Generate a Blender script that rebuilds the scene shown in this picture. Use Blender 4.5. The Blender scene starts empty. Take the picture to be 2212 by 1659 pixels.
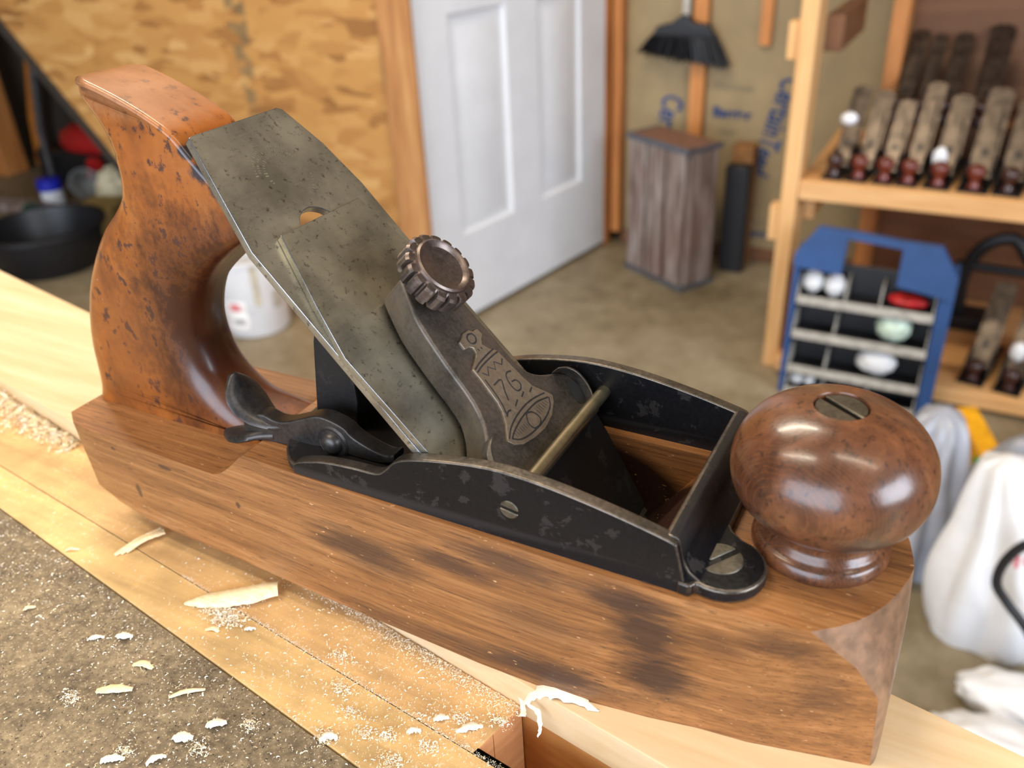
import bpy, bmesh, math, random
from mathutils import Vector, Matrix
random.seed(7)
MM = 0.001
PI = math.pi
sc = bpy.context.scene
COL = sc.collection

# ------------------------------------------------------------------ camera, world, lights, exposure
cam = bpy.data.cameras.new('camera')
cam.sensor_fit = 'HORIZONTAL'; cam.sensor_width = 36.0
cam.lens = 36.0 * 1889.76 / 2212.0
cam.clip_start = 0.01; cam.clip_end = 60
camo = bpy.data.objects.new('camera', cam); COL.objects.link(camo)
RC = Matrix(((0.88321803, 0.46677745, -0.0452186), (0.19888448, -0.46014471, -0.86528135), (-0.42470092, 0.75523881, -0.49924289)))
rot = RC.transposed() @ Matrix(((1, 0, 0), (0, -1, 0), (0, 0, -1)))
camo.matrix_world = Matrix.Translation(Vector((249.084, -183.224, 196.0)) * MM) @ rot.to_4x4()
cam.dof.use_dof = True; cam.dof.focus_distance = 0.248; cam.dof.aperture_fstop = 12.5
sc.camera = camo

world = bpy.data.worlds.new('world'); sc.world = world; world.use_nodes = True
bg = world.node_tree.nodes['Background']; bg.inputs[0].default_value = (0.80, 0.88, 1.0, 1); bg.inputs[1].default_value = 0.08

def area(name, loc, target, sx, sy, power, col):
    l = bpy.data.lights.new(name, 'AREA'); l.shape = 'RECTANGLE'; l.size = sx; l.size_y = sy
    l.energy = power; l.color = col
    o = bpy.data.objects.new(name, l); COL.objects.link(o)
    o.location = loc
    o.rotation_euler = (Vector(target) - Vector(loc)).to_track_quat('-Z', 'Y').to_euler()
    return o
area('garage_door_daylight', (-0.4, -2.9, 0.45), (-0.4, 0, 0.3), 3.4, 2.3, 150, (0.74, 0.85, 1.0))
area('side_fill_light', (3.0, -0.5, 0.75), (0, -0.1, 0.1), 1.9, 1.3, 95, (0.78, 0.87, 1.0))  # added unseen cool light from the right, brightens nose and door
for i, (lx, ly) in enumerate(((-0.75, 0.75), (-0.75, -0.55), (0.9, -0.2))):
    area('fluorescent_light', (lx, ly, 1.62), (lx, ly, 0), 1.2, 0.13, (30, 15, 8)[i], (1.0, 0.88, 0.70))
sc.view_settings.view_transform = 'Standard'; sc.view_settings.look = 'None'
sc.view_settings.exposure = 0.3; sc.view_settings.gamma = 1.0; sc.view_settings.use_curve_mapping = False

# ------------------------------------------------------------------ material helpers
def lin(c):
    return tuple((x / 12.92 if x <= 0.04045 else ((x + 0.055) / 1.055) ** 2.4) for x in [v / 255.0 for v in c]) + (1.0,)

class Mat:
    def __init__(s, name, base=(128, 128, 128), rough=0.5, metal=0.0, coat=0.0, spec=0.5):
        s.m = bpy.data.materials.new(name); s.m.use_nodes = True
        s.t = s.m.node_tree; s.b = s.t.nodes['Principled BSDF']
        s.b.inputs['Base Color'].default_value = lin(base)
        s.b.inputs['Roughness'].default_value = rough; s.b.inputs['Metallic'].default_value = metal
        s.b.inputs['Coat Weight'].default_value = coat; s.b.inputs['Coat Roughness'].default_value = 0.15
        s.b.inputs['Specular IOR Level'].default_value = spec
        s._tc = None
    def n(s, typ, **kw):
        nd = s.t.nodes.new(typ)
        for k, v in kw.items(): setattr(nd, k, v)
        return nd
    def L(s, a, b): s.t.links.new(a, b)
    def co(s, scale=(1, 1, 1), rot=(0, 0, 0), loc=(0, 0, 0), src=None):
        """object coordinates in millimetres, then scaled"""
        if s._tc is None: s._tc = s.n('ShaderNodeTexCoord')
        mp = s.n('ShaderNodeMapping')
        mp.inputs['Scale'].default_value = tuple(1000.0 * x for x in scale) if src is None else scale
        mp.inputs['Rotation'].default_value = rot; mp.inputs['Location'].default_value = loc
        s.L(s._tc.outputs['Object'] if src is None else src, mp.inputs['Vector'])
        return mp.outputs[0]
    def noise(s, v, scale=1.0, detail=4, rough=0.55, dist=0.0):
        nd = s.n('ShaderNodeTexNoise'); nd.inputs['Scale'].default_value = scale; nd.inputs['Detail'].default_value = detail
        nd.inputs['Roughness'].default_value = rough; nd.inputs['Distortion'].default_value = dist
        s.L(v, nd.inputs['Vector']); return nd.outputs['Fac']
    def voro(s, v, scale=1.0, out='Distance', feature='F1', rnd=1.0):
        nd = s.n('ShaderNodeTexVoronoi'); nd.feature = feature; nd.inputs['Scale'].default_value = scale
        nd.inputs['Randomness'].default_value = rnd
        s.L(v, nd.inputs['Vector']); return nd.outputs[out]
    def ramp(s, f, stops, interp='LINEAR'):
        nd = s.n('ShaderNodeValToRGB'); cr = nd.color_ramp; cr.interpolation = interp
        while len(cr.elements) < len(stops): cr.elements.new(0.5)
        for e, (p, c) in zip(cr.elements, stops):
            e.position = p; e.color = lin(c) if len(c) == 3 else c
        s.L(f, nd.inputs[0]); return nd.outputs['Color']
    def mask(s, f, a, b):
        nd = s.n('ShaderNodeMapRange'); nd.inputs[1].default_value = a; nd.inputs[2].default_value = b
        nd.clamp = True; s.L(f, nd.inputs[0]); return nd.outputs[0]
    def mix(s, f, a, b, mode='MIX'):
        nd = s.n('ShaderNodeMix'); nd.data_type = 'RGBA'; nd.blend_type = mode
        for sock, v in ((nd.inputs[0], f), (nd.inputs[6], a), (nd.inputs[7], b)):
            if isinstance(v, (int, float)): sock.default_value = v
            elif isinstance(v, tuple): sock.default_value = lin(v) if len(v) == 3 else v
            else: s.L(v, sock)
        return nd.outputs[2]
    def math(s, op, a, b=None):
        nd = s.n('ShaderNodeMath'); nd.operation = op
        for sock, v in ((nd.inputs[0], a), (nd.inputs[1], b)):
            if v is None: continue
            if isinstance(v, (int, float)): sock.default_value = v
            else: s.L(v, sock)
        return nd.outputs[0]
    def blob(s, c, r, v=None, edge=0.35):
        """soft ellipsoid mask around c (mm) with radii r (mm), ragged by v"""
        p = s.co(scale=tuple(1.0 / x for x in r), loc=tuple(-a / b for a, b in zip(c, r)))
        ln = s.n('ShaderNodeVectorMath'); ln.operation = 'LENGTH'; s.L(p, ln.inputs[0])
        d = ln.outputs['Value']
        if v is not None: d = s.math('ADD', d, s.math('MULTIPLY', s.math('SUBTRACT', v, 0.5), 2.2))
        return s.mask(d, 1.0 + edge, 1.0 - edge)
    def color(s, c): s.L(c, s.b.inputs['Base Color'])
    def roughness(s, f): s.L(f, s.b.inputs['Roughness'])
    def bump(s, h, strength=0.3, dist=0.2):
        nd = s.n('ShaderNodeBump'); nd.inputs['Strength'].default_value = strength
        nd.inputs['Distance'].default_value = dist * MM
        s.L(h, nd.inputs['Height']); s.L(nd.outputs[0], s.b.inputs['Normal'])

def plain(name, base, rough=0.6, metal=0.0, var=0.12, scale=0.05, coat=0.0, spec=0.5):
    """one colour with a little mottling"""
    k = Mat(name, base, rough, metal, coat, spec)
    f = k.noise(k.co((scale,) * 3), 1.0, 4)
    d = tuple(max(0, int(c * (1 - var))) for c in base); l = tuple(min(255, int(c * (1 + var))) for c in base)
    k.color(k.ramp(f, [(0.3, d), (0.7, l)]))
    return k.m

def lumber(name, dark, mid, light, axis=0, rough=0.55, fine=1.0, coat=0.0, knots=False):
    """softwood board: long grain along axis, growth lines across"""
    k = Mat(name, mid, rough, 0, coat)
    sc1 = [0.02 * fine, 0.25 * fine, 0.25 * fine]; sc1[0], sc1[axis] = sc1[axis], sc1[0]
    sc2 = [0.004 * fine, 0.06 * fine, 0.06 * fine]; sc2[0], sc2[axis] = sc2[axis], sc2[0]
    a = k.noise(k.co(tuple(sc1)), 1.0, 5, 0.6); b = k.noise(k.co(tuple(sc2)), 1.0, 3, 0.5, 0.6)
    f = k.math('ADD', k.math('MULTIPLY', a, 0.5), k.math('MULTIPLY', b, 0.5))
    c = k.ramp(f, [(0.33, dark), (0.5, mid), (0.66, light)])
    if knots:
        kn = k.voro(k.co((0.006, 0.006, 0.006)), 1.0)
        c = k.mix(k.mask(kn, 0.14, 0.06), c, tuple(int(x * 0.55) for x in dark))
    k.color(c); k.bump(a, 0.1, 0.2)
    return k.m

# ------------------------------------------------------------------ geometry helpers (all lengths in mm)
def tri_area(bm): return bm
def finish(bm, name, mat, parent=None, smooth=40, loc=None, kind=None, label=None, bevel=0, seg=2, angle=30, mats=None, topmat=False):
    bmesh.ops.remove_doubles(bm, verts=bm.verts, dist=1e-4)
    bmesh.ops.recalc_face_normals(bm, faces=bm.faces)
    if bevel:
        ed = [e for e in bm.edges if len(e.link_faces) == 2 and e.calc_face_angle(0) > math.radians(angle)]
        bmesh.ops.bevel(bm, geom=ed, offset=bevel, segments=seg, profile=0.5, affect='EDGES', clamp_overlap=True, material=(1 if mats else -1))
    if topmat:
        bm.normal_update()
        for f in bm.faces:
            if f.normal.z > 0.35: f.material_index = 1
    o0 = Vector(loc) if loc is not None else Vector((0, 0, 0))
    for v in bm.verts: v.co = (v.co - o0) * MM
    me = bpy.data.meshes.new(name); bm.to_mesh(me); bm.free()
    for p in me.polygons: p.use_smooth = True
    me.set_sharp_from_angle(angle=math.radians(smooth))
    for m in (mats or [mat]): me.materials.append(m)
    o = bpy.data.objects.new(name, me); COL.objects.link(o)
    if loc is not None: o.location = o0 * MM
    if parent is not None:
        o.parent = parent
        if loc is not None: pass
    if bevel:
        w = o.modifiers.new('weighted_normal', 'WEIGHTED_NORMAL'); w.keep_sharp = True; w.weight = 80
    if kind: o['kind'] = kind
    if label: o['label'] = label
    return o

def empty(name, label, cat, loc=(0, 0, 0), rotz=0, group=None):
    o = bpy.data.objects.new(name, None); COL.objects.link(o); o.empty_display_size = 0.02
    o.location = Vector(loc) * MM; o.rotation_euler = (0, 0, rotz)
    o['label'] = label; o['category'] = cat
    if group: o['group'] = group
    return o
def tag(o, label, cat, group=None):
    o['label'] = label; o['category'] = cat
    if group: o['group'] = group
    return o

def add_box(bm, c, s, r=None):
    """box centred at c, full sizes s, optional 3x3 rotation"""
    vs = []
    for dx in (-.5, .5):
        for dy in (-.5, .5):
            for dz in (-.5, .5):
                p = Vector((dx * s[0], dy * s[1], dz * s[2]))
                if r is not None: p = r @ p
                vs.append(bm.verts.new(p + Vector(c)))
    for f in ((0, 1, 3, 2), (4, 6, 7, 5), (0, 4, 5, 1), (2, 3, 7, 6), (0, 2, 6, 4), (1, 5, 7, 3)):
        bm.faces.new([vs[i] for i in f])
def add_span(bm, a, b, r=None):
    add_box(bm, [(x + y) / 2 for x, y in zip(a, b)], [abs(y - x) for x, y in zip(a, b)], r)
def add_prism(bm, poly, f, h0, h1, poly2=None):
    a = [bm.verts.new(f(p[0], p[1], h0)) for p in poly]
    b = [bm.verts.new(f(p[0], p[1], h1)) for p in (poly2 or poly)]
    n = len(a)
    bm.faces.new(a[::-1]); bm.faces.new(b)
    for i in range(n):
        j = (i + 1) % n; bm.faces.new((a[i], a[j], b[j], b[i]))
def add_lathe(bm, prof, n=48, f=None, cap=True):
    """prof: (radius, height); f maps local xyz"""
    f = f or (lambda x, y, z: (x, y, z))
    rings = []
    for r, z in prof:
        if r < 1e-6: rings.append([bm.verts.new(f(0, 0, z))])
        else: rings.append([bm.verts.new(f(r * math.cos(2 * PI * i / n), r * math.sin(2 * PI * i / n), z)) for i in range(n)])
    for a, b in zip(rings[:-1], rings[1:]):
        for i in range(n):
            j = (i + 1) % n
            if len(a) == 1 and len(b) == 1: continue
            if len(a) == 1: bm.faces.new((a[0], b[j], b[i]))
            elif len(b) == 1: bm.faces.new((a[i], a[j], b[0]))
            else: bm.faces.new((a[i], a[j], b[j], b[i]))
    if cap:
        for r in (rings[0], rings[-1]):
            if len(r) > 1: bm.faces.new(r)
def add_tube(bm, pts, r, n=10, closed=False, flat=1.0, up=None):
    pts = [Vector(p) for p in pts]; rings = []
    m = len(pts); last = None
    for i, p in enumerate(pts):
        a = pts[(i - 1) % m] if (closed or i > 0) else p
        b = pts[(i + 1) % m] if (closed or i < m - 1) else p
        d = (b - a).normalized()
        u = Vector(up) if up is not None else (last if last is not None else Vector((0, 0, 1)))
        if abs(d.dot(u)) > 0.97 and up is None: u = Vector((0, 1, 0.1)).normalized()
        s = d.cross(u).normalized(); w = s.cross(d).normalized(); last = w
        rr = r[i] if isinstance(r, (list, tuple)) else r
        rings.append([bm.verts.new(p + (s * math.cos(2 * PI * k / n) + w * flat * math.sin(2 * PI * k / n)) * rr) for k in range(n)])
    for i in range(m if closed else m - 1):
        a, b = rings[i], rings[(i + 1) % m]
        for k in range(n):
            j = (k + 1) % n; bm.faces.new((a[k], a[j], b[j], b[k]))
    if not closed:
        bm.faces.new(rings[0][::-1]); bm.faces.new(rings[-1])
def smooth_path(pts, sub=6, closed=False):
    """Catmull-Rom through 2D or 3D points"""
    P = [Vector(p) for p in pts]; n = len(P); out = []
    rng = range(n) if closed else range(n - 1)
    for i in rng:
        p0 = P[(i - 1) % n] if (closed or i > 0) else P[0] * 2 - P[1]
        p1 = P[i]; p2 = P[(i + 1) % n]
        p3 = P[(i + 2) % n] if (closed or i < n - 2) else P[-1] * 2 - P[-2]
        for k in range(sub):
            t = k / sub
            out.append(0.5 * ((2 * p1) + (p2 - p0) * t + (2 * p0 - 5 * p1 + 4 * p2 - p3) * t * t + (3 * p1 - p0 - 3 * p2 + p3) * t ** 3))
    if not closed: out.append(P[-1])
    return out
def XYZ(a, b, h): return (a, b, h)                  # plan polygon, height h
def XZY(a, b, h): return (a, h, b)                  # side polygon in x-z, extruded along y
S = math.sqrt(0.5)
def BL(u, y, c): return ((c + u) * S, y, (c - u) * S)   # frame of the 45 degree blade: u down the slope, c out of it
def interp(tab, x):
    if x <= tab[0][0]: return tab[0][1]
    for (a, va), (b, vb) in zip(tab[:-1], tab[1:]):
        if x <= b: return va + (vb - va) * (x - a) / (b - a)
    return tab[-1][1]
def box_obj(name, a, b, mat, parent=None, bevel=0, **kw):
    bm = bmesh.new(); add_span(bm, a, b); return finish(bm, name, mat, parent, bevel=bevel, seg=1, **kw)
def rotz(a): return Matrix.Rotation(a, 3, 'Z')
def screw_head(name, parent, mat, dark, c, axis, slotdir, r, slot=1.6, depth=1.2, h=0.5):
    """slotted flat head: two segments with a recessed slot between them"""
    axis = Vector(axis).normalized(); sd = Vector(slotdir); sd = (sd - axis * sd.dot(axis)).normalized(); td = axis.cross(sd)
    c = Vector(c)
    f = lambda a, b, z: c + sd * a + td * b + axis * z
    bm = bmesh.new()
    for sg in (1, -1):
        t0 = math.asin(slot / 2 / r); n = 22
        poly = [(r * math.cos(t0 + (PI - 2 * t0) * i / n), sg * r * math.sin(t0 + (PI - 2 * t0) * i / n)) for i in range(n + 1)]
        add_prism(bm, poly, f, -depth - 1.5, h)
    o = finish(bm, name, mat, parent, bevel=0.25, seg=1)
    bm = bmesh.new(); add_prism(bm, [(r * .98 * math.cos(2 * PI * i / 32), r * .98 * math.sin(2 * PI * i / 32)) for i in range(32)], f, -depth - 1.0, -depth)
    s = finish(bm, 'slot_bottom', dark, o); return o

# ------------------------------------------------------------------ materials of the hand plane
def body_wood():
    k = Mat('stained_beech', (150, 96, 56), 0.42, 0, 0.12)
    st = k.noise(k.co((0.03, 1.1, 1.1)), 1.0, 6, 0.65, 0.3)
    st2 = k.noise(k.co((0.007, 0.13, 0.20)), 1.0, 5, 0.6, 0.5)
    fl = k.noise(k.co((0.10, 2.2, 2.2)), 1.0, 3, 0.6)
    f = k.math('ADD', k.math('MULTIPLY', st, 0.45), k.math('MULTIPLY', st2, 0.55))
    c = k.ramp(f, [(0.34, (100, 62, 34)), (0.46, (136, 89, 49)), (0.55, (156, 105, 60)), (0.68, (178, 127, 80))])
    c = k.mix(k.mask(fl, 0.60, 0.70), c, (84, 50, 30))
    rag = k.noise(k.co((0.055, 0.45, 0.45)), 1.0, 6, 0.68)
    for ctr, rad, s in (((110, -33, 27), (17, 14, 6), .75), ((141, -33, 34.5), (13, 14, 3.4), .75), ((161, -33, 41.5), (15, 14, 4), .7),
                        ((168, -33, 24), (15, 14, 5), .35), ((199, -33, 33), (8.5, 14, 10), .85), ((201, -33, 17), (9.5, 14, 8), .9),
                        ((173, -33, 7), (17, 14, 4.5), .85), ((150, -33, 5), (18, 14, 3.5), .6), ((122, -33, 1), (18, 14, 5), .5),
                        ((192, -33, 41), (10, 14, 4.5), .8), ((231, -32, 40), (9, 10, 4.5), .55), ((210, -36, 48), (2.6, 3, 2), .9),
                        ((216, -30, 36), (7, 12, 4), .45), ((240, -26, 25), (5, 10, 8), .35)):
        c = k.mix(k.math('MULTIPLY', k.blob(ctr, rad, rag, 0.5), s), c, (56, 38, 32))
    c = k.mix(k.blob((160, 0.7, 20), (56, 31.5, 42), None, 0.03), c, (44, 22, 12))   # oily dark throat wood, the cavity's shade painted in too
    # light scuffs and dings
    sc_ = k.noise(k.co((0.35, 0.9, 0.9)), 1.0, 2)
    c = k.mix(k.mask(sc_, 0.70, 0.76), c, (196, 150, 104))
    for ctr, rad in (((8, -29, 14), (1.2, 6, 3)), ((28, -30, 31), (3, 6, .8)), ((2, -29, 31), (1.4, 6, .8)), ((60, -32, 26), (1, 6, 1.4))):
        c = k.mix(k.math('MULTIPLY', k.blob(ctr, rad, rag, 0.2), .8), c, (66, 46, 36))
    k.color(c); k.roughness(k.mask(st2, 0.1, 1.6)); k.bump(k.math('ADD', st, k.math('MULTIPLY', fl, 0.4)), 0.28, 0.35)
    rr = k.mask(st, 0.0, 1.0); nd = k.math('ADD', k.math('MULTIPLY', rr, 0.22), 0.34); k.roughness(nd)
    return k.m
def tote_wood():
    k = Mat('tote_wood', (170, 95, 35), 0.3, 0, 0.2)
    a = k.noise(k.co((0.05, 0.05, 0.03)), 1.0, 5, 0.62, 0.4)
    b = k.noise(k.co((0.22, 0.22, 0.16)), 1.0, 5, 0.7)
    g = k.noise(k.co((0.03, 0.5, 0.5)), 1.0, 4)
    c = k.ramp(a, [(0.34, (112, 62, 26)), (0.5, (148, 82, 28)), (0.66, (164, 98, 40))])
    c = k.mix(k.math('MULTIPLY', k.mask(g, 0.45, 0.75), 0.25), c, (120, 66, 34))
    c = k.mix(k.mask(b, 0.565, 0.63), c, (74, 44, 34))                      # dark worn flecks in the finish
    # grimy band round the grip and dark polished inside of the curve
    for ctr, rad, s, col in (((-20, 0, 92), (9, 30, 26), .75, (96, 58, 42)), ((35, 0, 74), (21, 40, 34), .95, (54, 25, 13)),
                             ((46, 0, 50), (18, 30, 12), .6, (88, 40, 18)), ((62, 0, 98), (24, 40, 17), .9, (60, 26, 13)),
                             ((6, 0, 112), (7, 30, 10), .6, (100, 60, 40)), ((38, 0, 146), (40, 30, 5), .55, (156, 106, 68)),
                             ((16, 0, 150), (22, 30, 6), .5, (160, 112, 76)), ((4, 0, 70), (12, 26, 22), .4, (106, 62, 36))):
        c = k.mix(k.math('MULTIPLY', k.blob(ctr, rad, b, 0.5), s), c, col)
    for ctr, rad in (((57, -11, 129), (4.5, 5, 3)), ((61, -11, 124), (3, 5, 3)), ((52, -11, 134), (3, 4, 2))):
        c = k.mix(k.blob(ctr, rad, b, 0.25), c, (48, 38, 42))
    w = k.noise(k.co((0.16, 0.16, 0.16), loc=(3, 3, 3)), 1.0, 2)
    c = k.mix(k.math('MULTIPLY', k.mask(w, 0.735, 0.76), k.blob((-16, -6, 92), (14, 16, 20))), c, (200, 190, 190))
    k.color(c); k.bump(b, 0.08, 0.3)
    k.roughness(k.math('ADD', k.math('MULTIPLY', a, 0.25), 0.2))
    return k.m
def knob_wood():
    k = Mat('knob_wood', (110, 60, 32), 0.3, 0, 0.22); k.b.inputs['Coat Roughness'].default_value = 0.12
    a = k.noise(k.co((0.09, 0.09, 0.05)), 1.0, 5, 0.6, 0.5)
    b = k.noise(k.co((0.55, 0.55, 0.4)), 1.0, 4, 0.7)
    w = k.n('ShaderNodeTexWave'); w.wave_type = 'RINGS'; w.inputs['Scale'].default_value = 1.0; w.inputs['Distortion'].default_value = 5; w.inputs['Detail'].default_value = 3
    k.L(k.co((0.25, 0.5, 0.04), rot=(0, 0, 0.5)), w.inputs['Vector'])
    c = k.ramp(a, [(0.32, (62, 37, 25)), (0.5, (92, 56, 36)), (0.68, (118, 74, 46))])
    c = k.mix(k.math('MULTIPLY', k.mask(w.outputs['Fac'], 0.93, 1.0), 0.22), c, (160, 90, 44))
    c = k.mix(k.math('MULTIPLY', k.mask(b, 0.54, 0.66), .8), c, (44, 29, 24))
    c = k.mix(k.blob((243, -17, 64), (6, 6, 4), b, 0.3), c, (56, 44, 40))
    k.color(c); k.bump(k.math('ADD', b, k.math('MULTIPLY', k.blob((243, -17, 65), (5, 5, 3), b, 0.3), -1.5)), 0.12, 0.4)
    k.roughness(k.math('ADD', k.math('MULTIPLY', a, 0.3), 0.14))
    return k.m
def japanned():
    k = Mat('worn_japanned_iron', (30, 30, 34), 0.36, 0.35, 0, 0.3)
    a = k.noise(k.co((0.16, 0.16, 0.16)), 1.0, 6, 0.68, 0.3)
    b = k.noise(k.co((0.8, 0.8, 0.8)), 1.0, 3)
    geo = k.n('ShaderNodeNewGeometry'); pt = geo.outputs['Pointiness']
    worn = k.math('MAXIMUM', k.mask(a, 0.575, 0.61), k.mask(pt, 0.53, 0.60))
    c = k.mix(worn, (13, 13, 16), (56, 53, 53))
    k.color(c); k.bump(k.math('SUBTRACT', b, k.math('MULTIPLY', worn, 1.0)), 0.14, 0.25)
    k.roughness(k.math('ADD', k.math('MULTIPLY', b, 0.3), 0.2)); k.L(k.math('MULTIPLY', worn, 0.45), k.b.inputs['Metallic'])
    return k.m
def old_iron(name, dark, light, rough=0.42, metal=0.9, rust=0.0):
    k = Mat(name, light, rough, metal)
    a = k.noise(k.co((0.07, 0.07, 0.07)), 1.0, 5, 0.6)
    b = k.noise(k.co((0.9, 0.9, 0.9)), 1.0, 4, 0.7)
    f = k.math('ADD', k.math('MULTIPLY', a, 0.7), k.math('MULTIPLY', b, 0.3))
    c = k.ramp(f, [(0.36, dark), (0.62, light)])
    if rust: c = k.mix(k.math('MULTIPLY', k.mask(a, 0.5, 0.64), rust), c, (96, 64, 48))
    k.color(c); k.bump(b, 0.10, 0.12)
    k.roughness(k.math('ADD', k.math('MULTIPLY', b, 0.25), rough - 0.12))
    return k.m
def blade_steel(name, lo, hi):
    k = Mat(name, hi, 0.4, 0.92)
    a = k.noise(k.co((0.05, 0.05, 0.05)), 1.0, 4); b = k.noise(k.co((0.45, 0.45, 0.45)), 1.0, 5, 0.75)
    br = k.noise(k.co((1.2, 0.06, 1.2)), 1.0, 2)
    c = k.ramp(a, [(0.35, lo), (0.65, hi)])
    c = k.mix(k.math('MULTIPLY', k.mask(b, 0.57, 0.68), 0.75), c, (66, 62, 58))
    k.color(c); k.roughness(k.math('ADD', k.math('MULTIPLY', a, 0.18), k.math('ADD', k.math('MULTIPLY', br, 0.08), 0.15)))
    k.bump(b, 0.05, 0.1)
    return k.m
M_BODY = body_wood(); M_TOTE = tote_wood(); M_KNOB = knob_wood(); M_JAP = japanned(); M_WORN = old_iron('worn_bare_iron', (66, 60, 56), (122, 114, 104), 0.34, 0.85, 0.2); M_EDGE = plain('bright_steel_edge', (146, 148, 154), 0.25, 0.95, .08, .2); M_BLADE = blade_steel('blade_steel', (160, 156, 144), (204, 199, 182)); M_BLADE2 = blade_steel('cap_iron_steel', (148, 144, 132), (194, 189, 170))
M_LEVER = old_iron('lever_cap_iron', (62, 57, 52), (104, 97, 90), 0.46, 0.75, 0.25)
M_EMBLEM = old_iron('emblem_iron', (112, 100, 88), (150, 136, 118), 0.46, 0.75, 0.3)
M_ENGR = old_iron('engraved_line_iron', (44, 42, 42), (60, 58, 58), 0.55, 0.6)
M_THUMB = old_iron('thumb_screw_iron', (70, 60, 56), (120, 108, 102), 0.36, 0.85, 0.4)
M_SCREW = old_iron('screw_steel', (92, 87, 78), (124, 118, 106), 0.38, 0.9)
M_ROD = plain('rod_steel', (176, 166, 138), 0.3, 0.95, .08, .2)
M_DARK = plain('dark_recess_shade', (16, 15, 15), 0.7)  # near-black colour carrying the shade of slots and hollows
M_FINGER = old_iron('adjusting_lever_iron', (50, 48, 48), (84, 79, 76), 0.38, 0.7)
M_BRASS = old_iron('dull_brass', (110, 92, 48), (150, 128, 70), 0.4, 0.9)

# ------------------------------------------------------------------ the hand plane (built where it stands)
plane = empty('hand_plane', 'large old wooden hand plane with black iron top, round knob and open curved handle', 'hand plane', (0, 0, 0.05))

# wooden body: stations along x, near and far side, lofted between sole and deck
WT = [(-25, -23.5), (-18, -28.2), (-8, -29.3), (20, -30.2), (45, -30.9), (67, -31.4), (93, -32.2), (121, -33.0), (149, -33.6), (175, -34.0), (200, -33.8), (212, -33.5), (225, -32.6), (236, -31.2),
      (241.2, -27.2), (244.8, -23.6), (247.6, -19.6), (250, -15), (252, -9.6), (253.4, -4), (254, 0)]
WB = [(-25, -22.5), (-18, -26.5), (-8, -27.2), (20, -28.4), (45, -29.4), (67, -30.6), (93, -32.0), (121, -33.2), (149, -34.3), (175, -34.2), (200, -30.9), (212, -28.6), (225, -27.2), (251, -22.6),
      (253.2, -21.2), (254, -20.2), (254.5, -18.8), (255, -15.6), (255.3, -10), (255.5, -4), (255.6, 0)]
xs = [-25, -22, -18, -8, 6, 20, 34, 48] + [52 + i for i in range(0, 17, 2)] + [74, 84, 93, 107, 121, 135, 149, 162, 175, 188, 200, 212, 225]
def zt(x):
    if x <= 51: return 36.0
    if x >= 67.5: return 48.0
    t = (x - 51) / 16.5; return 36 + 12 * (1 - math.cos(t * PI / 2)) ** 0.85
def zb(x): return interp([(-25, 13), (-22, 9.5), (-16, 6.5), (-8, 3.6), (4, .9), (14, 0)], x)
LEV = (1.0, 0.77, 0.54, 0.0)
NOSE = (((236, -31.2), (241.2, -27.2), (244.8, -23.6), (247.6, -19.6), (250, -15), (252, -9.6), (253.4, -4), (254, 0)),
        ((246.5, -26.6), (249.4, -23.8), (251.1, -21), (252.4, -17.6), (253.4, -13.4), (254.1, -9), (254.6, -4), (254.8, 0)),
        ((252.6, -23.2), (253.4, -21.9), (253.9, -20.6), (254.3, -18.8), (254.7, -15), (255, -10), (255.2, -4), (255.3, 0)),
        ((254.2, -20.8), (254.6, -20.1), (254.9, -19.4), (255.1, -18.2), (255.3, -15), (255.5, -10), (255.6, -4), (255.6, 0)))
st = []
for x in xs:
    a, b = interp(WT, x), interp(WB, x); z1, z0 = zt(x), zb(x)
    st.append([(x, b + (a - b) * l, z0 + (z1 - z0) * l) for l in LEV])
for k in range(8): st.append([(NOSE[l][k][0], NOSE[l][k][1], 48.0 * LEV[l]) for l in range(4)])
bm = bmesh.new(); YC = 0.7
rows = [[[bm.verts.new((p[0], YC + sg_ * p[1], p[2])) for p in lv] for sg_ in (1, -1)] for lv in st]
for r0, r1 in zip(rows[:-1], rows[1:]):
    bm.faces.new((r0[0][0], r0[1][0], r1[1][0], r1[0][0])); bm.faces.new((r0[0][3], r1[0][3], r1[1][3], r0[1][3]))
    for sd_ in (0, 1):
        for l in range(3): bm.faces.new((r0[sd_][l], r1[sd_][l], r1[sd_][l + 1], r0[sd_][l + 1]))
bm.faces.new([rows[0][0][l] for l in range(4)] + [rows[0][1][l] for l in (3, 2, 1, 0)])
bmesh.ops.remove_doubles(bm, verts=bm.verts, dist=0.01)
bmesh.ops.recalc_face_normals(bm, faces=bm.faces)
body_bm = bm
def to_temp(bm, name):
    me = bpy.data.meshes.new(name); bm.to_mesh(me); bm.free(); o = bpy.data.objects.new(name, me); COL.objects.link(o); return o
bo = to_temp(body_bm, 'tmp_body')
cb = bmesh.new()
add_prism(cb, [(118, 60), (197, 60), (197, 46), (160, -5), (150, -5), (118, 25)], XZY, -24.5, 26)
bmesh.ops.recalc_face_normals(cb, faces=cb.faces)
cut = to_temp(cb, 'tmp_cut')
md = bo.modifiers.new('b', 'BOOLEAN'); md.operation = 'DIFFERENCE'; md.object = cut; md.solver = 'EXACT'
me = bpy.data.meshes.new_from_object(bo.evaluated_get(bpy.context.evaluated_depsgraph_get()))
bm = bmesh.new(); bm.from_mesh(me)
for o in (bo, cut):
    d = o.data; bpy.data.objects.remove(o); bpy.data.meshes.remove(d)
bpy.data.meshes.remove(me)
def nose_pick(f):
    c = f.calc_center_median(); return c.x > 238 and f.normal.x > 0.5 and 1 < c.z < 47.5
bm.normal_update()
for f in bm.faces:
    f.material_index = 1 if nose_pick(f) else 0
M_NOSE = plain('nose_end_grain_sheen', (122, 92, 71), 0.36, 0, .16, .25, .2)  # greyer colour on the nose faces, daylight sheen painted in
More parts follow.
